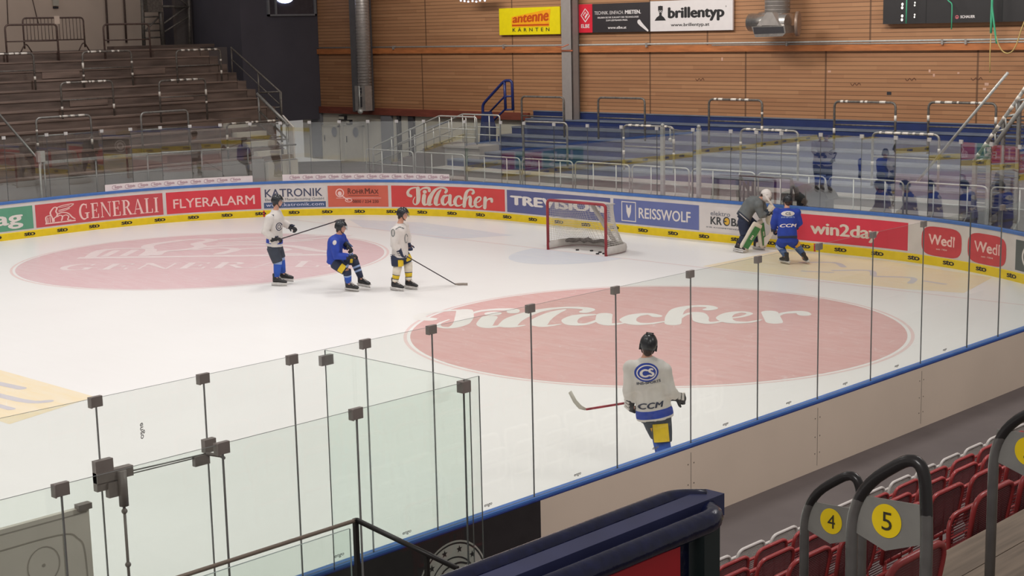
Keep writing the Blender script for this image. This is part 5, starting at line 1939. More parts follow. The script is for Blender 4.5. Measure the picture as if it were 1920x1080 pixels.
# ================================================================ goal and pucks
GX = -0.2
t = thing('ice_hockey_goal', 'red framed ice hockey goal with white net standing in front of the end boards', 'goal', (GX, 0.35, 0))
hw, gh, gd = 0.93, 1.22, 0.55
bm = NB()
tube(bm, rpath([(GX - hw, 0, 0), (GX - hw, 0, gh), (GX + hw, 0, gh), (GX + hw, 0, 0)], 0.1, 5), 0.036, 10)
obj('frame', bm, GOALR, t, smooth=True)
def base_curve(n=24):
    P = []
    for k in range(n + 1):
        a = PI * k / n
        c, s = math.cos(a), math.sin(a)
        P.append(Vector((GX - math.copysign(abs(c) ** 0.6, c) * (hw + 0.06 * s), 1.08 * (s ** 0.65), 0)))
    return P
BCV = base_curve()
bm = NB()
tube(bm, [p + Vector((0, 0, 0.05)) for p in BCV], 0.035, 8)
obj('base_pipe', bm, GOALR, t, smooth=True)
bm = NB()
tube(bm, [p + Vector((0, 0, 0.11)) * 1 for p in BCV], 0.10, 8, squash=0.55)
obj('skirt', bm, CANVAS, t, smooth=True, label='padded white canvas skirt')
# canvas top and the slanted centre support
top = [Vector((GX - hw, 0, gh)), Vector((GX - hw + 0.06, 0.42, gh - 0.03)), Vector((GX - 0.4, gd, gh - 0.03)), Vector((GX + 0.4, gd, gh - 0.03)), Vector((GX + hw - 0.06, 0.42, gh - 0.03)), Vector((GX + hw, 0, gh))]
bm = NB()
prism(bm, top, (0, 0, 0.02))
obj('top_canvas', bm, CANVAS, t)
bm = NB()
tube(bm, [(GX + 0.02, gd - 0.03, gh - 0.05), (GX + 0.42, 1.0, 0.1)], 0.055, 6)
obj('centre_support', bm, CANVAS, t)
# net: strands as thin quads over the back shape
def net_pt(u, v):
    i = u * 24
    k = min(23, int(i))
    b = BCV[k].lerp(BCV[k + 1], i - k)
    a = PI * u
    c, s = math.cos(a), math.sin(a)
    tp = Vector((GX - math.copysign(abs(c) ** 0.5, c) * (hw - 0.02), gd * (s ** 0.6), gh - 0.03))
    w = v
    sag = 0.10 * math.sin(PI * v)
    q = tp.lerp(b + Vector((0, 0, 0.12)), w)
    q.y += (-sag * 1.6) * s * (0.6 + 0.4 * math.sin(9 * u)) 
    return q
bm = NB()
NU, NV = 56, 24
def strand(P, r):
    for a, b in zip(P[:-1], P[1:]):
        d = (b - a)
        if d.length < 1e-5:
            continue
        n1 = d.cross(Vector((0.3, 1, 0.2))).normalized() * r
        n2 = d.cross(n1).normalized() * r
        v = [bm.verts.new(x) for x in (a + n1, a + n2, a - n1, b + n1, b + n2, b - n1)]
        bm.faces.new((v[0], v[1], v[4], v[3]))
        bm.faces.new((v[1], v[2], v[5], v[4]))
        bm.faces.new((v[2], v[0], v[3], v[5]))
for i in range(NU + 1):
    strand([net_pt(i / NU, j / 12) for j in range(13)], 0.0055)
for j in range(NV + 1):
    strand([net_pt(i / 40, j / NV) for i in range(41)], 0.0055)
obj('net', bm, NETW, t, fix=False)
bm = NB()
P = [p + Vector((0, -0.12, 0.13 + 0.06 * math.sin(i * 1.7) ** 2)) for i, p in enumerate(BCV) if 3 < i < 21]
tube(bm, P, [0.03 + 0.03 * abs(math.sin(i * 2.3)) for i in range(len(P))], 7)
obj('net_slack', bm, mat('grey_bunched_net', (120, 114, 110), 0.9, var=0.3, scale=20), t, smooth=True)
for i, (x, y) in enumerate(((-0.45, 0.31), (-0.08, 0.41), (0.25, 0.34), (0.36, 0.12), (0.47, 0.23))):
    bm = NB()
    n = 14
    tube(bm, [(x, y, 0.002), (x, y, 0.027)], 0.042, n)
    o = tag(obj('puck', bm, PUCKM), 'black puck lying in the goal, %s from the left' % ORD[i], 'puck', 'pucks in the goal')
    rebase(o)
# ================================================================ people
AX = Vector((0.719, 0.695, 0)).normalized()      # to the right as the stands look at the ice
AY = Vector((-0.695, 0.719, 0)).normalized()     # away across the ice
def remesh(bm, voxel, smooth=2):
    me = bpy.data.meshes.new('tmp')
    bmesh.ops.recalc_face_normals(bm, faces=bm.faces[:])
    bm.to_mesh(me)
    bm.free()
    o = bpy.data.objects.new('tmp', me)
    COL.objects.link(o)
    r = o.modifiers.new('r', 'REMESH')
    r.mode = 'VOXEL'
    r.voxel_size = voxel
    if smooth:
        s = o.modifiers.new('s', 'SMOOTH')
        s.iterations = smooth
        s.factor = 0.5
    dg = bpy.context.evaluated_depsgraph_get()
    out = bpy.data.meshes.new_from_object(o.evaluated_get(dg))
    bpy.data.objects.remove(o)
    bpy.data.meshes.remove(me)
    for p in out.polygons:
        p.use_smooth = True
    return out
SKIN = mat('skin', (206, 152, 128), 0.5, var=0.05, scale=20)
HAIR = mat('dark_brown_hair', (58, 38, 30), 0.6, var=0.2, scale=30)
CL = {n: mat('cloth_' + n, c, 0.75, var=v, scale=9) for n, c, v in (
    ('white', (210, 203, 197), 0.06), ('blue', (34, 62, 158), 0.12), ('royal', (44, 84, 176), 0.1), ('navy', (38, 46, 70), 0.14), ('slate', (56, 62, 74), 0.12),
    ('yellow', (224, 190, 40), 0.08), ('grey', (104, 108, 108), 0.12), ('black', (36, 36, 40), 0.15), ('paleblue', (150, 170, 210), 0.08), ('cream', (226, 216, 198), 0.05), ('green', (70, 132, 76), 0.12), ('steelblue', (72, 96, 140), 0.1), ('orange', (226, 168, 56), 0.1))}
HEL = mat('black_helmet_shell', (36, 38, 42), 0.3, var=0.1, scale=20)
HELW = mat('white_mask_shell', (228, 220, 214), 0.35, var=0.05)
VISOR = glass_mat('clear_visor', (0.9, 0.92, 0.93), 1.2)
BOOT = mat('black_skate_boot', (40, 38, 40), 0.4, var=0.15, scale=20)
HOLD = mat('white_blade_holder', (214, 210, 206), 0.4)
BLADE = mat('skate_steel', (170, 168, 166), 0.25, 0.9)
LACE = mat('white_skate_lace', (206, 198, 190), 0.6)
SHAFT = mat('dark_stick_shaft', (66, 58, 62), 0.45, var=0.1)
SHAFTR = mat('red_black_stick_shaft', (150, 40, 56), 0.4, var=0.35, scale=7)
BLTAPE = mat('pale_stick_blade', (150, 138, 128), 0.55)
WSHAFT = mat('white_goalie_stick', (224, 214, 206), 0.5)

def hand(bm, wrist, d, palm_n, sc=1.0, curl=0.9):
    """palm and five fingers; d points along the hand, palm_n out of the palm"""
    d = d.normalized()
    n = (palm_n - d * palm_n.dot(d)).normalized()
    s = d.cross(n)
    L = 0.095 * sc
    rot = Matrix((s, n, d)).transposed()
    ball(bm, wrist + d * L * 0.5, (0.046 * sc, 0.022 * sc, 0.058 * sc), 10, rot)
    for i, (o, l) in enumerate(((-0.034, 0.068), (-0.012, 0.08), (0.011, 0.075), (0.033, 0.058))):
        p0 = wrist + d * L * 0.85 + s * o * sc
        a1 = curl * 0.7
        d1 = (d * math.cos(a1) + n * math.sin(a1)).normalized()
        p1 = p0 + d1 * l * 0.5 * sc
        a2 = a1 + curl * 1.0
        d2 = (d * math.cos(a2) + n * math.sin(a2)).normalized()
        p2 = p1 + d2 * l * 0.32 * sc
        a3 = a2 + curl * 0.7
        d3 = (d * math.cos(a3) + n * math.sin(a3)).normalized()
        p3 = p2 + d3 * l * 0.26 * sc
        tube(bm, [p0 - d * 0.02, p0, p1, p2, p3], [0.012 * sc, 0.012 * sc, 0.0112 * sc, 0.0102 * sc, 0.0085 * sc], 7)
    t0 = wrist + d * L * 0.25 - s * 0.036 * sc
    t1 = t0 + (d * 0.6 - s * 0.6 + n * 0.35).normalized() * 0.042 * sc
    t2 = t1 + (d * 0.7 + n * 0.6 - s * 0.05).normalized() * 0.034 * sc
    tube(bm, [t0 - d * 0.01, t0, t1, t2], [0.016 * sc, 0.015 * sc, 0.013 * sc, 0.010 * sc], 7)

def player(name_label, base, J, face, look, kit, group=None):
    """J: joints as (right, away, up) metres from base; face / look: (right, away) headings"""
    B0 = Vector((base[0], base[1], 0))
    W = lambda p: B0 + AX * p[0] + AY * p[1] + Vector((0, 0, p[2]))
    J = {k: W(v) for k, v in J.items()}
    t = thing('person', name_label, 'person', tuple(B0), group)
    Fw = (AX * face[0] + AY * face[1]).normalized()
    Lk = (AX * look[0] + AY * look[1]).normalized() if len(look) == 2 else (AX * look[0] + AY * look[1] + Vector((0, 0, look[2]))).normalized()
    pel, nek, hd = J['pelvis'], J['neck'], J['head']
    for q in ('l', 'r'):                     # keep the skates on the ice
        lift = max(0.0, 0.139 * 1.14 + 0.02 - J['an_' + q].z)
        J['an_' + q].z += lift
        J['toe_' + q].z = J['an_' + q].z + max(-0.01, (J['toe_' + q].z + lift - J['an_' + q].z) * 0.3)
    up = (nek - pel).normalized()
    Sd = Fw.cross(up).normalized()          # person's right
    Fn = up.cross(Sd).normalized()
    sp = (nek - pel).length
    mid = pel.lerp(nek, 0.55) - Fn * kit.get('hunch', 0.0)
    def spine(u):
        if u <= 0:
            return pel + up * (sp * u)
        if u >= 1:
            return nek + up * (sp * (u - 1))
        return pel * ((1 - u) ** 2) + (mid * 2 - (pel + nek) * 0.5) * (2 * u * (1 - u)) + nek * (u * u)
    # head frame
    hu = (hd - nek).normalized()
    hf = (Lk - hu * Lk.dot(hu) * 0.6).normalized()
    hs = hf.cross(hu).normalized()
    hu2 = hs.cross(hf).normalized()
    HR = Matrix((hs, hf, hu2)).transposed()
    HP = lambda x, y, z: hd + hs * x + hf * y + hu2 * z
    # ---- body: one continuous surface
    bm = NB()
    loft(bm, [(spine(u), Sd, Fn, w, d) for u, w, d in ((-0.12, 0.13, 0.1), (0, 0.155, 0.115), (0.3, 0.135, 0.1), (0.65, 0.16, 0.115), (0.85, 0.165, 0.1), (0.97, 0.1, 0.08), (1.04, 0.06, 0.06))], n=14)
    tube(bm, [spine(0.95), nek + hu * 0.05, hd - hu2 * 0.05], [0.066, 0.058, 0.056], 10)
    ball(bm, hd, (0.076, 0.094, 0.112), 16, HR)
    ball(bm, HP(0, 0.045, -0.06), (0.052, 0.05, 0.052), 12, HR)        # jaw
    tube(bm, [HP(0, 0.088, 0.012), HP(0, 0.112, -0.022), HP(0, 0.092, -0.032)], [0.009, 0.015, 0.010], 8)   # nose
    for q in (-1, 1):
        ball(bm, HP(q * 0.032, 0.083, 0.022), (0.018, 0.012, 0.008), 8, HR)      # brow
        ball(bm, HP(q * 0.078, -0.004, -0.01), (0.010, 0.02, 0.032), 8, HR)      # ear
    ball(bm, HP(0, 0.090, -0.056), (0.024, 0.01, 0.008), 8, HR)                  # lips
    for q in ('l', 'r'):
        tube(bm, [spine(0.86), J['sh_' + q], J['el_' + q], J['wr_' + q]], [0.07, 0.062, 0.046, 0.032], 10)
        hdv = (J['hand_' + q] - J['wr_' + q]).normalized()
        pn = kit.get('palm_' + q)
        pn = (AX * pn[0] + AY * pn[1] + Vector((0, 0, pn[2]))) if pn else (-Vector((0, 0, 1)) + Fn * 0.3)
        hand(bm, J['wr_' + q], hdv, pn)
        tube(bm, [spine(-0.02), J['hip_' + q], J['kn_' + q], J['an_' + q]], [0.1, 0.088, 0.062, 0.042], 10)
        toe = J['toe_' + q]
        ft = toe - J['an_' + q]
        tube(bm, [J['an_' + q], J['an_' + q] + ft * 0.35 - Vector((0, 0, 0.045)), J['an_' + q] + ft * 0.8 - Vector((0, 0, 0.055))], [0.04, 0.034, 0.022], 8)
    mesh_obj('body', remesh(bm, 0.011, 1), SKIN, t)
    # eyes and mouth
    bm = NB()
    for q in (-1, 1):
        ball(bm, HP(q * 0.032, 0.089, 0.008), (0.013, 0.008, 0.008), 8, HR)
    obj('eyes', bm, WHT, t)
    bm = NB()
    for q in (-1, 1):
        ball(bm, HP(q * 0.032, 0.096, 0.008), (0.006, 0.003, 0.006), 8, HR)
    obj('pupils', bm, BLACK, t)
    # hair at the nape
    bm = NB()
    ball(bm, HP(0, -0.03, -0.02), (0.078, 0.078, 0.082), 12, HR)
    ball(bm, HP(0, -0.05, -0.08), (0.056, 0.044, 0.05), 10, HR)
    mesh_obj('hair', remesh(bm, 0.01, 1), HAIR, t)
    # ---- helmet
    bm = NB()
    q = bmesh.ops.create_uvsphere(bm, u_segments=24, v_segments=16, radius=1.0)
    for v in q['verts']:
        x, y, z = v.co
        lim = -0.15 if y < 0.35 else 0.22
        if y < -0.2:
            lim = -0.42
        z2 = max(z, lim)
        v.co = HP(x * 0.104 * (1.0 if abs(x) < 0.9 else 1.02), y * 0.132 - 0.004, 0.012 + z2 * 0.135)
    for fc in bm.faces:
        fc.smooth = True
    for q in (-1, 1):
        box(bm, HP(q * 0.096, -0.01, -0.025), (0.022, 0.075, 0.07), HR)
    for yy in (-0.05, 0.0, 0.05):
        box(bm, HP(0, yy, 0.143 - abs(yy) * 0.2), (0.09, 0.018, 0.012), HR)
    hm = kit.get('helmet', HEL)
    obj('helmet', bm, hm, t)
    if kit.get('visor', True):
        bm = NB()
        n = 12
        a0 = [HP(0.104 * math.sin(a), 0.118 * math.cos(a) + 0.012, 0.055) for a in [(-1.25 + 2.5 * k / n) for k in range(n + 1)]]
        a1 = [HP(0.100 * math.sin(a), 0.130 * math.cos(a) + 0.014, -0.04) for a in [(-1.25 + 2.5 * k / n) for k in range(n + 1)]]
        va = [bm.verts.new(p) for p in a0]
        vb = [bm.verts.new(p) for p in a1]
        vc = [bm.verts.new(p + hf * 0.003) for p in a0]
        vd = [bm.verts.new(p + hf * 0.003) for p in a1]
        for k in range(n):
            bm.faces.new((va[k], va[k + 1], vb[k + 1], vb[k]))
            bm.faces.new((vc[k], vd[k], vd[k + 1], vc[k + 1]))
            bm.faces.new((va[k], vc[k], vc[k + 1], va[k + 1]))
            bm.faces.new((vb[k], vb[k + 1], vd[k + 1], vd[k]))
        obj('visor', bm, VISOR, t)
    bm = NB()
    tube(bm, [HP(-0.09, 0.0, -0.03), HP(-0.06, 0.05, -0.11), HP(0, 0.075, -0.125), HP(0.06, 0.05, -0.11), HP(0.09, 0.0, -0.03)], 0.008, 6)
    obj('chin_strap', bm, BLACK, t)
    if kit.get('mask'):
        bm = NB()
        ball(bm, HP(0, 0.05, -0.03), (0.102, 0.105, 0.125), 16, HR)
        obj('mask', bm, HELW, t, label='white goalkeeper mask')
        bm = NB()
        for k in range(4):
            z = 0.03 - k * 0.035
            tube(bm, [HP(0.09 * math.sin(a), 0.05 + 0.115 * math.cos(a), z) for a in [(-1 + 2 * j / 8) for j in range(9)]], 0.004, 6)
        for x in (-0.04, 0.0, 0.04):
            tube(bm, [HP(x, 0.15, 0.045), HP(x * 1.1, 0.166, -0.02), HP(x, 0.15, -0.09)], 0.004, 6)
        obj('mask_cage', bm, STEEL_D, t)
    # ---- jersey
    hem = kit.get('hem', -0.24)
    jw = kit.get('bulk', 1.0)
    bm = NB()
    loft(bm, [(spine(u) + Sd * 0 , Sd, Fn, w * jw, d * jw) for u, w, d in ((hem, 0.225, 0.18), (hem + 0.14, 0.225, 0.18)) + tuple(q for q in ((0.1, 0.215, 0.17),) if hem < -0.06) + ( (0.35, 0.205, 0.16), (0.6, 0.225, 0.17), (0.78, 0.235, 0.165), (0.9, 0.20, 0.135), (0.98, 0.12, 0.1), (1.03, 0.082, 0.082))], n=22)
    for q in ('l', 'r'):
        s_, e_, w_ = J['sh_' + q], J['el_' + q], J['wr_' + q]
        ball(bm, s_, (0.112 * jw, 0.112 * jw, 0.10 * jw), 12)
        tube(bm, [spine(0.8).lerp(s_, 0.5), s_, s_.lerp(e_, 0.55), e_, e_.lerp(w_, 0.55), w_.lerp(e_, 0.06)], [0.11, 0.108, 0.095, 0.088, 0.078, 0.062], 14)
    jm = remesh(bm, 0.015, 3)
    rr = random.Random(hash(name_label) % 1000 if False else len(name_label))
    # loose cloth: gentle folds
    for v in jm.vertices:
        c = v.co
        u = (c - pel).dot(up)
        v.co = c + v.normal * (0.006 * math.sin(23 * u + 9 * c.dot(Sd)) * math.sin(17 * c.dot(Sd) + 3 * u))
    jmats = [CL[m] for m in kit['jersey']]
    fn = kit.get('jersey_fn')
    def local(c):
        d = c - pel
        return d.dot(up) / sp, d.dot(Sd), d.dot(Fn)
    for cu in kit.get('cuts', ()):
        bc = NB()
        bc.from_mesh(jm)
        bmesh.ops.bisect_plane(bc, geom=bc.verts[:] + bc.edges[:] + bc.faces[:], plane_co=pel + up * (sp * cu), plane_no=up)
        bc.to_mesh(jm)
        bc.free()
    if fn:
        for p in jm.polygons:
            c = p.center
            best = min((c - J['el_l']).length, (c - J['wr_l']).length, (c - J['el_r']).length, (c - J['wr_r']).length)
            p.material_index = fn(*local(c), best < 0.13)
    bvh = BVHTree.FromPolygons([v.co.copy() for v in jm.vertices], [tuple(p.vertices) for p in jm.polygons])
    jo = mesh_obj('jersey', jm, jmats, t)
    # printed marks on the jersey
    for nm, m, tfs, u0, x0, dirn, h_ in kit.get('prints', ()):
        dv = {'back': -Fn, 'front': Fn, 'right': Sd, 'left': -Sd}[dirn]
        rt = {'back': Sd, 'front': -Sd, 'right': Fn, 'left': -Fn}[dirn]
        c0 = spine(u0)
        bmp = NB()
        def prj(x, y):
            o_ = c0 + rt * (x0 + x) + up * y + dv * 0.6
            hit = bvh.ray_cast(o_, -dv, 1.0)
            pt = hit[0] if hit[0] is not None else o_ - dv * 0.42
            return pt + dv * (0.004 + h_)
        for i, tf in enumerate(tfs):
            lay(bmp, tf, prj, base=i * 0.5)
        obj(nm, bmp, m, jo, fix=False)
    # ---- pants
    bm = NB()
    loft(bm, [(spine(u), Sd, Fn, w, d) for u, w, d in ((-0.16, 0.175, 0.145), (0.0, 0.2, 0.16), (0.16, 0.185, 0.145))], n=16)
    for q in ('l', 'r'):
        h0, k0 = J['hip_' + q], J['kn_' + q]
        tube(bm, [h0.lerp(spine(0), 0.35), h0, h0.lerp(k0, 0.5), h0.lerp(k0, kit.get('pant_len', 0.88))], [0.12, 0.132, 0.125, 0.112], 14)
    pm = remesh(bm, 0.015, 2)
    po = mesh_obj('pants', pm, CL[kit['pants']], t)
    pb = BVHTree.FromPolygons([v.co.copy() for v in pm.vertices], [tuple(p.vertices) for p in pm.polygons])
    for nm, m, q, f0, f1, dv, wd in kit.get('patches', ()):
        # a rectangular patch wrapped on the thigh between two fractions of its length
        h0, k0 = J['hip_' + q], J['kn_' + q]
        ax_ = (k0 - h0).normalized()
        dv = (AX * dv[0] + AY * dv[1] + Vector((0, 0, dv[2])))
        dv = (dv - ax_ * dv.dot(ax_)).normalized()
        rt = dv.cross(ax_)
        bmp = NB()
        V, Fc = [], []
        nx, ny = 6, 4
        for j in range(ny + 1):
            for i in range(nx + 1):
                an = (i / nx - 0.5) * wd
                dd = dv * math.cos(an) + rt * math.sin(an)
                c = h0.lerp(k0, f0 + (f1 - f0) * j / ny)
                hit = pb.ray_cast(c + dd * 0.4, -dd, 0.6)
                pt = hit[0] if hit[0] is not None else c + dd * 0.13
                V.append(pt + dd * 0.006)
        vs = [bmp.verts.new(p) for p in V]
        for j in range(ny):
            for i in range(nx):
                k = j * (nx + 1) + i
                bmp.faces.new((vs[k], vs[k + 1], vs[k + nx + 2], vs[k + nx + 1]))
        bmp2 = bmp
        obj(nm, bmp2, CL[m], po, fix=True)
    # ---- socks, skates
    for q in ('l', 'r'):
        k0, a0, toe = J['kn_' + q], J['an_' + q], J['toe_' + q]
        sk = kit['socks'][0 if q == 'l' or len(kit['socks']) == 1 else 1] if isinstance(kit['socks'], (list, tuple)) else kit['socks']
        bm = NB()
        dn = (a0 - k0)
        fwd = (toe - a0)
        tube(bm, [k0 - dn * 0.10, k0, k0 + dn * 0.35 - fwd.normalized() * 0.015, k0 + dn * 0.75, k0 + dn * 0.93], [0.088, 0.092, 0.086, 0.068, 0.06], 16)
        bm2 = bm
        so_mats = [CL[c] for c in sk['mats']]
        o = obj('sock', bm2, so_mats, t, smooth=True)
        if 'bands' in sk:
            # banded socks: rebuilt in rings with one colour each
            bpy.data.objects.remove(o)
            bm = NB()
            fr = sk['bands']
            prof = lambda f: 0.092 - 0.034 * max(0, f) ** 1.3
            for (f0, f1, mi) in fr:
                tube(bm, [k0 + dn * f0, k0 + dn * (f0 + f1) / 2, k0 + dn * f1], [prof(f0), prof((f0 + f1) / 2), prof(f1)], 16, mi)
            o = obj('sock', bm, so_mats, t, smooth=True)
        fd = Vector((fwd.x, fwd.y, fwd.z)).normalized()
        u_ = kit.get('skate_up_' + q)
        u_ = (AX * u_[0] + AY * u_[1] + Vector((0, 0, u_[2]))) if u_ else (k0 - a0)
        sd = fd.cross(u_).normalized()
        un = sd.cross(fd).normalized()
        heel = a0 - un * 0.02
        SKS = 1.14
        heel.z = max(heel.z, 0.139 * SKS)
        K = lambda x, y, z: heel + (fd * y + sd * x + un * z) * SKS
        bm = NB()
        loft(bm, [(K(0, -0.025, 0.10), sd, fd, 0.05, 0.062), (K(0, -0.03, 0.07), sd, fd, 0.046, 0.062), (K(0, -0.02, 0.03), sd, fd, 0.044, 0.066), (K(0, -0.02, -0.06), sd, fd, 0.040, 0.066)], n=12)
        loft(bm, [(K(0, -0.06, -0.03), sd, un, 0.042, 0.05), (K(0, 0.03, -0.02), sd, un, 0.045, 0.056), (K(0, 0.10, -0.035), sd, un, 0.05, 0.042), (K(0, 0.16, -0.045), sd, un, 0.048, 0.034), (K(0, 0.20, -0.052), sd, un, 0.030, 0.022)], n=12)
        bo = mesh_obj('skate', remesh(bm, 0.01, 1), [BOOT], t)
        bm = NB()
        box(bm, K(0, 0.06, -0.082), (0.085, 0.32, 0.02), Matrix((sd, fd, un)).transposed())
        for yy in (-0.04, 0.14):
            loft(bm, [(K(0, yy, -0.085), sd, fd, 0.032, 0.062), (K(0, yy, -0.118), sd, fd, 0.012, 0.07)], n=10)
        box(bm, K(0, 0.055, -0.114), (0.018, 0.31, 0.022), Matrix((sd, fd, un)).transposed())
        obj('blade_holder', bm, HOLD, bo)
        bm = NB()
        box(bm, K(0, 0.055, -0.129), (0.006, 0.33, 0.019), Matrix((sd, fd, un)).transposed())
        obj('blade', bm, BLADE, bo)
        bm = NB()
        for k in range(4):
            tube(bm, [K(-0.03, 0.045 + k * 0.02, 0.045 - k * 0.016), K(0, 0.055 + k * 0.02, 0.052 - k * 0.018), K(0.03, 0.045 + k * 0.02, 0.045 - k * 0.016)], 0.006, 5)
        obj('laces', bm, LACE, bo)
    # ---- gloves with five thick fingers each
    if kit.get('gloves', True):
        for q in ('l', 'r'):
            g = kit.get('glove', 'navy')
            bm = NB()
            w_, h_ = J['wr_' + q], J['hand_' + q]
            d = (h_ - w_).normalized()
            pn = kit.get('palm_' + q)
            pn = (AX * pn[0] + AY * pn[1] + Vector((0, 0, pn[2]))) if pn else (-Vector((0, 0, 1)) + Fn * 0.3)
            hand(bm, w_ + d * 0.0, d, pn, 1.45, 1.15)
            tube(bm, [w_ - d * 0.075, w_ - d * 0.02, w_ + d * 0.05], [0.07, 0.058, 0.052], 12)
            go = mesh_obj('glove', remesh(bm, 0.009, 1), CL[g], t)
            n_ = (pn - d * pn.dot(d)).normalized()
            bm = NB()
            for k in range(3):
                c = w_ + d * (-0.035 + 0.05 * k) - n_ * 0.05
                box(bm, c, (0.085, 0.02, 0.03), Matrix((d.cross(n_), n_, d)).transposed())
            obj('glove_roll', bm, CL[kit.get('glove_roll', g)], go)
    return t, J, W

def stick(label, pts, blade, shaft_m, blade_m, group=None, grip=None):
    """pts: butt and heel in world; blade: heel -> toe points"""
    a, b = Vector(pts[0]), Vector(pts[1])
    t = thing('hockey_stick', label, 'hockey stick', tuple(b), group)
    d = (b - a).normalized()
    n = d.cross(Vector((0, 0, 1))).normalized()
    m = d.cross(n)
    R = Matrix((n, m, d)).transposed()
    bm = NB()
    box(bm, (a + b) / 2, (0.03, 0.021, (b - a).length), R)
    sh = obj('shaft', bm, shaft_m, t)
    bm = NB()
    P = [Vector(p) for p in blade]
    rings = []
    for i, p in enumerate(P):
        q = (P[min(i + 1, len(P) - 1)] - P[max(i - 1, 0)]).normalized()
        up_ = Vector((0, 0, 1))
        up_ = (up_ - q * up_.dot(q)).normalized() if abs(q.z) < 0.95 else m
        sd = q.cross(up_).normalized()
        hgt_ = 0.026 if i else 0.014
        rings.append([bm.verts.new(p + up_ * hgt_ + sd * 0.006), bm.verts.new(p - up_ * hgt_ + sd * 0.006), bm.verts.new(p - up_ * hgt_ - sd * 0.006), bm.verts.new(p + up_ * hgt_ - sd * 0.006)])
    skin(bm, rings)
    obj('blade', bm, blade_m, t)
    bm = NB()
    box(bm, a + d * 0.06, (0.034, 0.025, 0.14), R)
    obj('grip_tape', bm, TAPE, t)
    return t

def px_joint(base_px, scale, u, v, away=0.0):
    return ((u - base_px[0]) / scale, away, (base_px[1] - v) / scale / 0.985 + away * 0.17)

# ---------- white jersey, standing upright at left, stick held out level
b1 = (528, 534)
S1 = 86.8
j = lambda u, v, a=0.0: px_joint(b1, S1, u, v, a)
J1 = dict(pelvis=j(518, 458), neck=j(523.5, 396.5), head=j(527.5, 378.5),
          sh_r=j(515, 405, -0.19), el_r=j(506, 428, -0.26), wr_r=j(521.5, 442.5, -0.22), hand_r=j(529.5, 443.5, -0.17),
          sh_l=j(522, 405, 0.19), el_l=j(533, 424, 0.24), wr_l=j(547, 431, 0.18), hand_l=j(556, 433, 0.12),
          hip_r=j(516, 463, -0.1), kn_r=j(524, 489, -0.1), an_r=j(521, 524.5, -0.13), toe_r=j(535, 527.8, -0.14),
          hip_l=j(520, 463, 0.1), kn_l=j(527, 487, 0.1), an_l=j(530, 516.5, 0.13), toe_l=j(543, 520, 0.12))
VIS = lambda u, s, f, arm: 1 if (u < -0.06 and not arm) else (0)
kit1 = dict(jersey=['white', 'blue', 'white'], jersey_fn=lambda u, s, f, arm: (2 if u < 0.04 else (1 if u < 0.17 else 0)) if not arm else 0, cuts=(0.04, 0.17), hem=-0.05,
            pants='slate', pant_len=1.0, socks=[dict(mats=['royal', 'paleblue'], bands=[(-0.1, 0.12, 1), (0.12, 0.95, 0)])], glove='black', glove_roll='navy',
            palm_r=(0.2, 0, -1), palm_l=(0, 0, -1),
            prints=[('crest', CL['navy'], [ring2d(0, 0, 0.07, 0.09, 0.018, 20), ring2d(0, 0, 0.035, 0.05, 0.014, 16)], 0.52, 0.09, 'right', 0.0),
                    ('shoulder_mark', CL['navy'], [rect2d(-0.03, -0.015, 0.03, 0.015)], 0.88, -0.06, 'right', 0.0)])
player('person in white jersey and dark trousers standing tall at left holding a stick out level', (-2.30, -7.23), J1, (1, 0.12), (1, 0.1), kit1)
W1 = lambda u, v, a: Vector((-2.30, -7.23, 0)) + AX * px_joint(b1, S1, u, v, a)[0] + AY * a + Vector((0, 0, px_joint(b1, S1, u, v, a)[2]))
hp = [W1(513, 448, -0.25), W1(632, 418.5, -0.02)]
stick('dark stick held out level by the tall person in white at left', hp, [hp[1], W1(637, 417.3, 0.0), W1(643, 417.8, 0.06), W1(650, 419.5, 0.12)], SHAFT, SHAFT)

# ---------- blue jersey, crouching skate
b2_ = (662, 546)
S2 = 89.3
j = lambda u, v, a=0.0: px_joint(b2_, S2, u, v, a)
J2 = dict(pelvis=j(628, 488), neck=j(636.5, 442), head=j(640.5, 427.5),
          sh_r=j(630, 451, -0.2), el_r=j(633, 474, -0.27), wr_r=j(657, 476, -0.24), hand_r=j(666, 475, -0.22),
          sh_l=j(639, 451, 0.17), el_l=j(647, 470, 0.22), wr_l=j(652, 463, 0.02), hand_l=j(660, 469, -0.05),
          hip_r=j(629, 491, -0.12), kn_r=j(650, 505, -0.16), an_r=j(652, 534, -0.1), toe_r=j(663.5, 537.5, -0.16),
          hip_l=j(634, 489, 0.12), kn_l=j(661, 494, 0.16), an_l=j(673.5, 527.5, 0.12), toe_l=j(685, 530, 0.04))
kit2 = dict(jersey=['blue', 'navy'], jersey_fn=None, hem=-0.16, pants='navy', pant_len=0.9, hunch=0.05,
            socks=[dict(mats=['steelblue', 'paleblue', 'navy'], bands=[(-0.1, 0.3, 2), (0.3, 0.4, 1), (0.4, 0.52, 2), (0.52, 0.62, 1), (0.62, 0.95, 2)]), dict(mats=['royal', 'paleblue', 'navy'], bands=[(-0.1, 0.3, 2), (0.3, 0.42, 1), (0.42, 0.95, 0)])],
            glove='black', glove_roll='steelblue', palm_r=(0, 0.3, -1), palm_l=(0.3, -0.5, -1),
            patches=[('yellow_patch', 'yellow', 'r', 0.45, 0.85, (0.1, -1, 0.0), 1.5), ('yellow_patch', 'yellow', 'l', 0.72, 0.9, (0.5, -1, 0.6), 1.8), ('white_patch', 'paleblue', 'r', 0.78, 0.92, (1.0, -0.5, 0.8), 1.2)],
            prints=[('shoulder_mark', CL['white'], [fine2d(0, 0, 0.04, 0.05, 3, 14)], 0.72, 0.03, 'right', 0.0)])
player('person in blue jersey crouching low on skates between the two people in white', (-0.46, -6.72), J2, (1, -0.1), (1, -0.05), kit2)

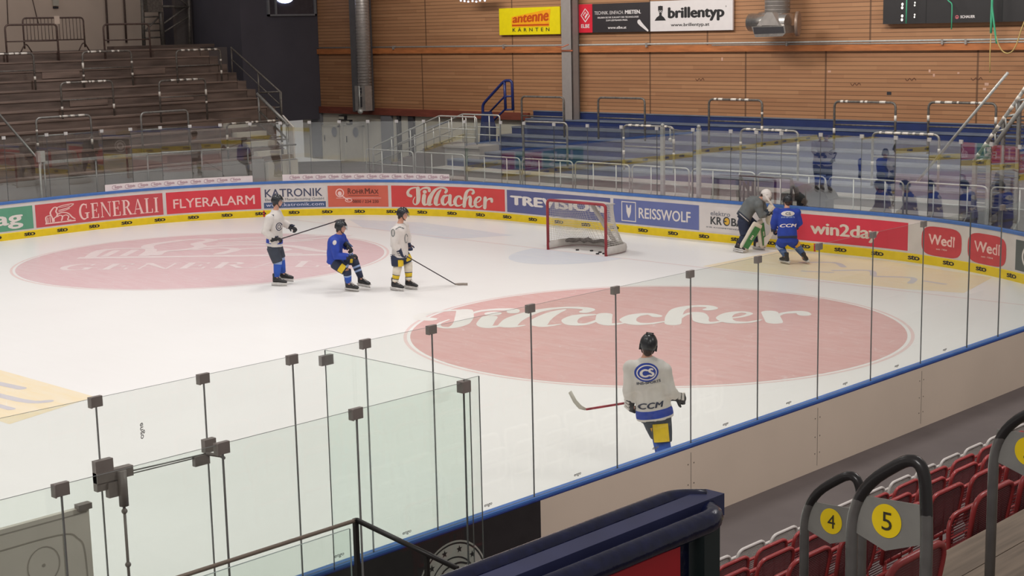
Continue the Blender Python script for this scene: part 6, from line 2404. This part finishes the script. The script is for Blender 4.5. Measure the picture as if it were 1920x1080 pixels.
# ---------- white jersey, standing right of them
b3 = (757, 544)
S3 = 89.3
j = lambda u, v, a=0.0: px_joint(b3, S3, u, v, a)
J3 = dict(pelvis=j(752, 478), neck=j(754, 421.5), head=j(759.5, 403.5),
          sh_r=j(746.5, 430, -0.18), el_r=j(744, 454, -0.24), wr_r=j(753, 468, -0.22), hand_r=j(756.5, 477, -0.18),
          sh_l=j(760, 430, 0.17), el_l=j(765, 453, 0.22), wr_l=j(767, 464, 0.16), hand_l=j(769, 473, 0.1),
          hip_r=j(746.5, 482, -0.09), kn_r=j(746.5, 502, -0.1), an_r=j(741.5, 533.0, -0.1), toe_r=j(754, 535.5, -0.18),
          hip_l=j(758, 482, 0.09), kn_l=j(766, 502, 0.08), an_l=j(766.5, 532.5, 0.05), toe_l=j(778.5, 535, -0.03))
sk3 = dict(mats=['cream', 'yellow', 'navy'], bands=[(-0.25, 0.42, 0), (0.42, 0.47, 2), (0.47, 0.72, 1), (0.72, 0.77, 2), (0.77, 0.96, 0)])
kit3 = dict(jersey=['white', 'white', 'navy'], jersey_fn=lambda u, s, f, arm: 0, hem=-0.07, pants='navy', pant_len=0.75, socks=[sk3], glove='navy', glove_roll='white',
            palm_r=(0.3, 0.3, 0), palm_l=(0.2, -0.6, 0),
            patches=[('yellow_patch', 'yellow', 'r', 0.15, 0.75, (1, -0.6, 0.0), 1.6), ('yellow_patch', 'yellow', 'l', 0.1, 0.6, (1, -0.8, 0.0), 1.4)],
            prints=[('crest', CL['grey'], [ring2d(0, 0, 0.035, 0.10, 0.016, 18)], 0.5, 0.13, 'right', 0.0),
                    ('back_mark', CL['grey'], [ring2d(0, 0, 0.04, 0.08, 0.018, 18)], 0.72, -0.14, 'right', 0.0),
                    ('hem_mark', CL['navy'], [rect2d(-0.05, -0.006, 0.05, 0.006), rect2d(-0.05, 0.02, 0.05, 0.032)], -0.02, -0.15, 'right', 0.0),
                    ('shoulder_stripe', CL['grey'], [stroke2d([(-0.08, 0.0), (0, 0.03), (0.08, 0.0)], [0.018] * 3, 4)], 0.86, 0.0, 'right', 0.0)])
player('person in white jersey and yellow banded white socks resting a stick on the ice', (0.30, -6.02), J3, (1, 0.05), (1, -0.1), kit3)
W3 = lambda u, v, a: Vector((0.30, -6.02, 0)) + AX * px_joint(b3, S3, u, v, a)[0] + AY * a + Vector((0, 0, px_joint(b3, S3, u, v, a)[2]))
hp = [W3(751, 467.5, -0.2), W3(851.5, 545, 0.35)]
hp[1].z = 0.035
q = hp[1]
stick('dark stick slanting down to the ice before the person in yellow banded socks', hp, [q, q + AX * 0.08 - Vector((0, 0, 0.004)), q + AX * 0.18 - AY * 0.01, q + AX * 0.27 - AY * 0.04], SHAFT, BLTAPE)

# ---------- goalkeeper bent forward at the end boards
b4 = (1405, 470)
S4 = 78.4
j = lambda u, v, a=0.0: px_joint(b4, S4, u, v, a)
J4 = dict(pelvis=j(1398, 408), neck=j(1428, 375), head=j(1438, 367),
          sh_r=j(1421, 381, -0.2), el_r=j(1427, 400, -0.25), wr_r=j(1437, 396, -0.2), hand_r=j(1443, 391, -0.15),
          sh_l=j(1430, 379, 0.17), el_l=j(1438, 398, 0.22), wr_l=j(1446, 404, 0.15), hand_l=j(1450, 410, 0.1),
          hip_r=j(1394, 412, -0.12), kn_r=j(1398, 438, -0.14), an_r=j(1386.5, 461.5, -0.14), toe_r=j(1396, 465, -0.3),
          hip_l=j(1402, 411, 0.12), kn_l=j(1424, 432, 0.14), an_l=j(1424, 459, 0.18), toe_l=j(1434, 462.5, 0.08))
kit4 = dict(jersey=['grey', 'slate', 'white'], jersey_fn=lambda u, s, f, arm: 1 if (u < 0.08 and not arm) else 0, cuts=(0.08,), hem=-0.08, bulk=1.12, pants='navy', pant_len=0.95, hunch=0.08,
            socks=[dict(mats=['navy'])], glove='slate', helmet=HELW, visor=False, mask=True,
            prints=[('hem_line', CL['white'], [rect2d(-0.14, -0.008, 0.14, 0.008, 8)], 0.0, -0.02, 'right', 0.0)])
tg, JJ, WW = player('person in grey top and white mask bending forward, green and white leg pads', (2.93, 2.62), J4, (1, -0.1), (1, -0.35, -0.45), kit4)
def leg_pad(top, bot, nrm, w0, w1, nm):
    d = (bot - top).normalized()
    n = (nrm - d * nrm.dot(d)).normalized()
    s = d.cross(n)
    bm = NB()
    loft(bm, [(top.lerp(bot, f) + n * b_, s, n, w * 0.5, dp_) for f, w, dp_, b_ in ((0, w0 * 0.9, 0.03, 0.0), (0.06, w0, 0.055, 0.0), (0.4, w0, 0.06, 0.0), (0.55, w1, 0.06, 0.0), (0.9, w1, 0.055, 0.0), (1.0, w1 * 1.05, 0.04, 0.05))], n=14)
    o = obj(nm, bm, CL['cream'], tg, smooth=True)
    bm = NB()
    V = []
    for f, w in ((0.12, w0 * 0.6), (0.5, w0 * 0.62), (0.93, w1 * 0.6)):
        c = top.lerp(bot, f) + n * 0.068
        V.append((c - s * w * 0.5, c + s * w * 0.5))
    for a_, c_ in zip(V[:-1], V[1:]):
        prism(bm, [a_[0], a_[1], c_[1], c_[0]], n * 0.006)
    g = obj('pad_panel', bm, CL['green'], o, label='green panel')
    bm = NB()
    for f in (0.4, 0.46, 0.52):
        c = top.lerp(bot, f + 0.05) + n * 0.078
        box(bm, c, (0.05, 0.004, 0.03), Matrix((s, n, d)).transposed())
    obj('pad_mark', bm, CL['cream'], o)
    return o
P4 = lambda u, v, a: WW(px_joint(b4, S4, u, v, a))
leg_pad(P4(1421, 413, -0.26), P4(1393.5, 460, -0.22), -AY + AX * 0.55, 0.30, 0.27, 'leg_pad')
leg_pad(P4(1426, 413, -0.02), P4(1433, 464, 0.08), -AY * 0.6 + AX * 0.9, 0.30, 0.28, 'leg_pad')
# blocker, catching glove and paddle stick
bm = NB()
c = P4(1442.5, 389, -0.22)
R = Matrix.Rotation(0.5, 3, 'Y')
box(bm, c, (0.15, 0.05, 0.26), R)
bmesh.ops.bevel(bm, geom=bm.edges[:], offset=0.02, segments=2, affect='EDGES')
o = obj('blocker', bm, CL['cream'], tg)
bm = NB()
tube(bm, [c + Vector((-0.08, -0.03, -0.1)), c + Vector((0.0, -0.04, -0.13)), c + Vector((0.09, -0.03, -0.06))], 0.022, 8)
obj('blocker_edge', bm, CL['black'], o)
bm = NB()
c2 = P4(1445, 412, 0.0)
ball(bm, c2, (0.11, 0.06, 0.14), 14)
ball(bm, c2 + Vector((-0.04, 0, 0.1)), (0.06, 0.05, 0.09), 10)
mesh_obj('catching_glove', remesh(bm, 0.014, 2), CL['cream'], tg)
a, b = P4(1437.5, 368, -0.28), P4(1456, 392, -0.24)
st4 = thing('goalie_stick', 'white goalkeeper stick held up across the white mask', 'hockey stick', tuple(P4(1450, 420, 0.0)))
d = (b - a).normalized()
bm = NB()
tube(bm, [a - d * 0.12, b], 0.022, 8, squash=0.7)
obj('shaft', bm, WSHAFT, st4)
bm = NB()
e = P4(1447, 440, 0.0)
prism(bm, [b + Vector((0, 0, 0.03)), b + AX * 0.05, e + AX * 0.06, e - AX * 0.04], AY * 0.02)
f_ = P4(1440, 455, 0.0)
prism(bm, [e + AX * 0.06, e - AX * 0.04, f_ - AX * 0.25 - Vector((0, 0, 0.02)), f_ - AX * 0.25 - Vector((0, 0, 0.10)), f_ - Vector((0, 0, 0.06))], AY * 0.02)
obj('paddle', bm, WSHAFT, st4)

# ---------- blue jersey seen from behind
b5 = (1490, 494)
S5 = 83.2
j = lambda u, v, a=0.0: px_joint(b5, S5, u, v, a)
J5 = dict(pelvis=j(1476.5, 446), neck=j(1476.5, 394, 0.1), head=j(1478.8, 380, 0.16),
          sh_l=j(1459, 399, 0.08), el_l=j(1453, 420, 0.1), wr_l=j(1455, 434, 0.22), hand_l=j(1457, 441, 0.3),
          sh_r=j(1494, 401, 0.08), el_r=j(1499.5, 421, 0.1), wr_r=j(1494, 433, 0.26), hand_r=j(1488, 438, 0.36),
          hip_l=j(1469, 450), kn_l=j(1464.5, 462, 0.12), an_l=j(1474, 484.5, -0.02), toe_l=j(1467, 487, 0.14),
          hip_r=j(1484, 450), kn_r=j(1494, 461, 0.14), an_r=j(1508.5, 486.5, -0.02), toe_r=j(1507, 489, 0.16))
CCM = [fit(text2d('CCM', 0.045, 0.25, 1.05), -0.19, 0.19, -0.02, 0.055)]
kit5 = dict(jersey=['blue', 'navy', 'white'], jersey_fn=lambda u, s, f, arm: (1 if u < 0.08 else 0), cuts=(0.08,), hem=0.0, pants='blue', pant_len=0.95, hunch=0.03,
            socks=[dict(mats=['steelblue', 'paleblue', 'navy'], bands=[(-0.3, 0.22, 2), (0.22, 0.28, 1), (0.28, 0.95, 0)])], glove='navy',
            palm_l=(0.5, 0.3, -0.5), palm_r=(-0.5, 0.3, -0.5),
            patches=[('white_patch', 'paleblue', 'l', 0.6, 1.0, (-0.2, -1, -0.1), 1.4), ('yellow_patch', 'orange', 'r', 0.4, 0.95, (0.5, -1, -0.1), 1.2)],
            prints=[('name_oval', CL['white'], [fine2d(0, 0, 0.15, 0.06)], 0.80, 0.0, 'back', 0.0), ('oval_mark', CL['grey'], [fit(text2d('CS', 0.04), -0.06, 0.06, -0.03, 0.03)], 0.80, 0.0, 'back', 0.003),
                    ('name_line', CL['paleblue'], [fit(text2d('INS-SPORTS', 0.03), -0.15, 0.15, -0.02, 0.018)], 0.67, 0.0, 'back', 0.0),
                    ('maker_lettering', WHT, CCM, 0.36, 0.01, 'back', 0.0)])
player('person in blue jersey seen from behind with legs apart at the end boards', (4.90, 1.62), J5, (0.02, 1), (-0.15, 1), kit5)

# ---------- near white jersey seen from behind
b6 = (1243, 894)
S6 = 162.0
j = lambda u, v, a=0.0: px_joint(b6, S6, u, v, a)
J6 = dict(pelvis=j(1222, 765), neck=j(1208, 660), head=j(1211.5, 634),
          sh_l=j(1179, 679, 0.0), el_l=j(1175, 720, -0.03), wr_l=j(1176, 746, 0.03), hand_l=j(1176.5, 764, 0.08),
          sh_r=j(1239, 684, 0.0), el_r=j(1250, 722, -0.05), wr_r=j(1264, 737, 0.02), hand_r=j(1278, 743, 0.06),
          hip_l=j(1216, 772, 0.02), kn_l=j(1234, 824, 0.16), an_l=j(1238, 868, 0.02), toe_l=j(1236, 872, 0.22),
          hip_r=j(1234, 772, 0.02), kn_r=j(1238, 826, -0.05), an_r=j(1243, 872, -0.25), toe_r=j(1241, 877, -0.06))
CS = [ring2d(0, 0, 0.135, 0.105, 0.022, 36)]
kit6 = dict(jersey=['white', 'blue', 'white'], jersey_fn=lambda u, s, f, arm: 0 if arm else (2 if u < -0.06 else (1 if u < 0.09 else 0)), cuts=(-0.06, 0.09), hem=-0.11, pants='slate', pant_len=0.92,
            socks=[dict(mats=['royal', 'cream', 'steelblue'], bands=[(-0.25, 0.6, 0), (0.6, 0.8, 1), (0.8, 0.96, 2)])], glove='black', glove_roll='white',
            palm_l=(0.6, 0.4, 0.0), palm_r=(-0.5, 0.6, -0.3),
            patches=[('yellow_patch', 'yellow', 'r', 0.28, 0.88, (-0.2, -1, 0.0), 1.5), ('yellow_patch', 'orange', 'l', 0.25, 0.85, (0.2, -1, 0.0), 1.4)],
            prints=[('oval_logo', CL['blue'], [fine2d(0, 0, 0.14, 0.108)], 0.76, -0.05, 'back', 0.0),
                    ('oval_ring', WHT, [ring2d(0, 0, 0.118, 0.088, 0.012, 36)], 0.76, -0.05, 'back', 0.003),
                    ('oval_lettering', WHT, [fit(text2d('CS', 0.06), -0.085, 0.085, -0.045, 0.045)], 0.76, -0.05, 'back', 0.004),
                    ('small_lettering', CL['navy'], [fit(text2d('INS-SPORTS', 0.02), -0.14, 0.14, -0.016, 0.016)], 0.57, -0.04, 'back', 0.0),
                    ('maker_lettering', CL['navy'], [fit(text2d('CCM', 0.045, 0.25, 1.05), -0.17, 0.13, -0.03, 0.04)], 0.16, -0.03, 'back', 0.0)])
B6 = (12.72, -12.95)
t6, JJ6, WW6 = player('person in white jersey with blue oval back logo skating away near the close boards', B6, J6, (-0.12, 1), (0.1, 1), kit6)
P6 = lambda u, v, a: WW6(px_joint(b6, S6, u, v, a))
hp = [P6(1282, 738, 0.12), P6(1091, 768, 0.16)]
stick('red and black stick with curved pale blade near the close boards', hp, [hp[1], P6(1080, 764, 0.17), P6(1070, 754, 0.2), P6(1061, 739, 0.26)], SHAFTR, mat('cream_stick_blade', (190, 184, 172), 0.5))
# end of scene
import OpenImageIO as o, numpy as np, sys
b=o.ImageBuf('/workdir/render_main.png'); a=b.get_pixels(o.FLOAT)
for n,(x,y) in dict(iceUL=(200,170),ice_l=(60,340),icemid=(450,330),iceR=(850,300),nearglass=(500,430),circ=(480,350),circfar=(120,265),wood=(700,80),terr=(80,90),beige=(100,20),board=(700,470),floor=(850,440),dark=(240,60)).items():
    print(n,(a[y-3:y+4,x-3:x+4,:3].reshape(-1,3).mean(0)*255).astype(int))
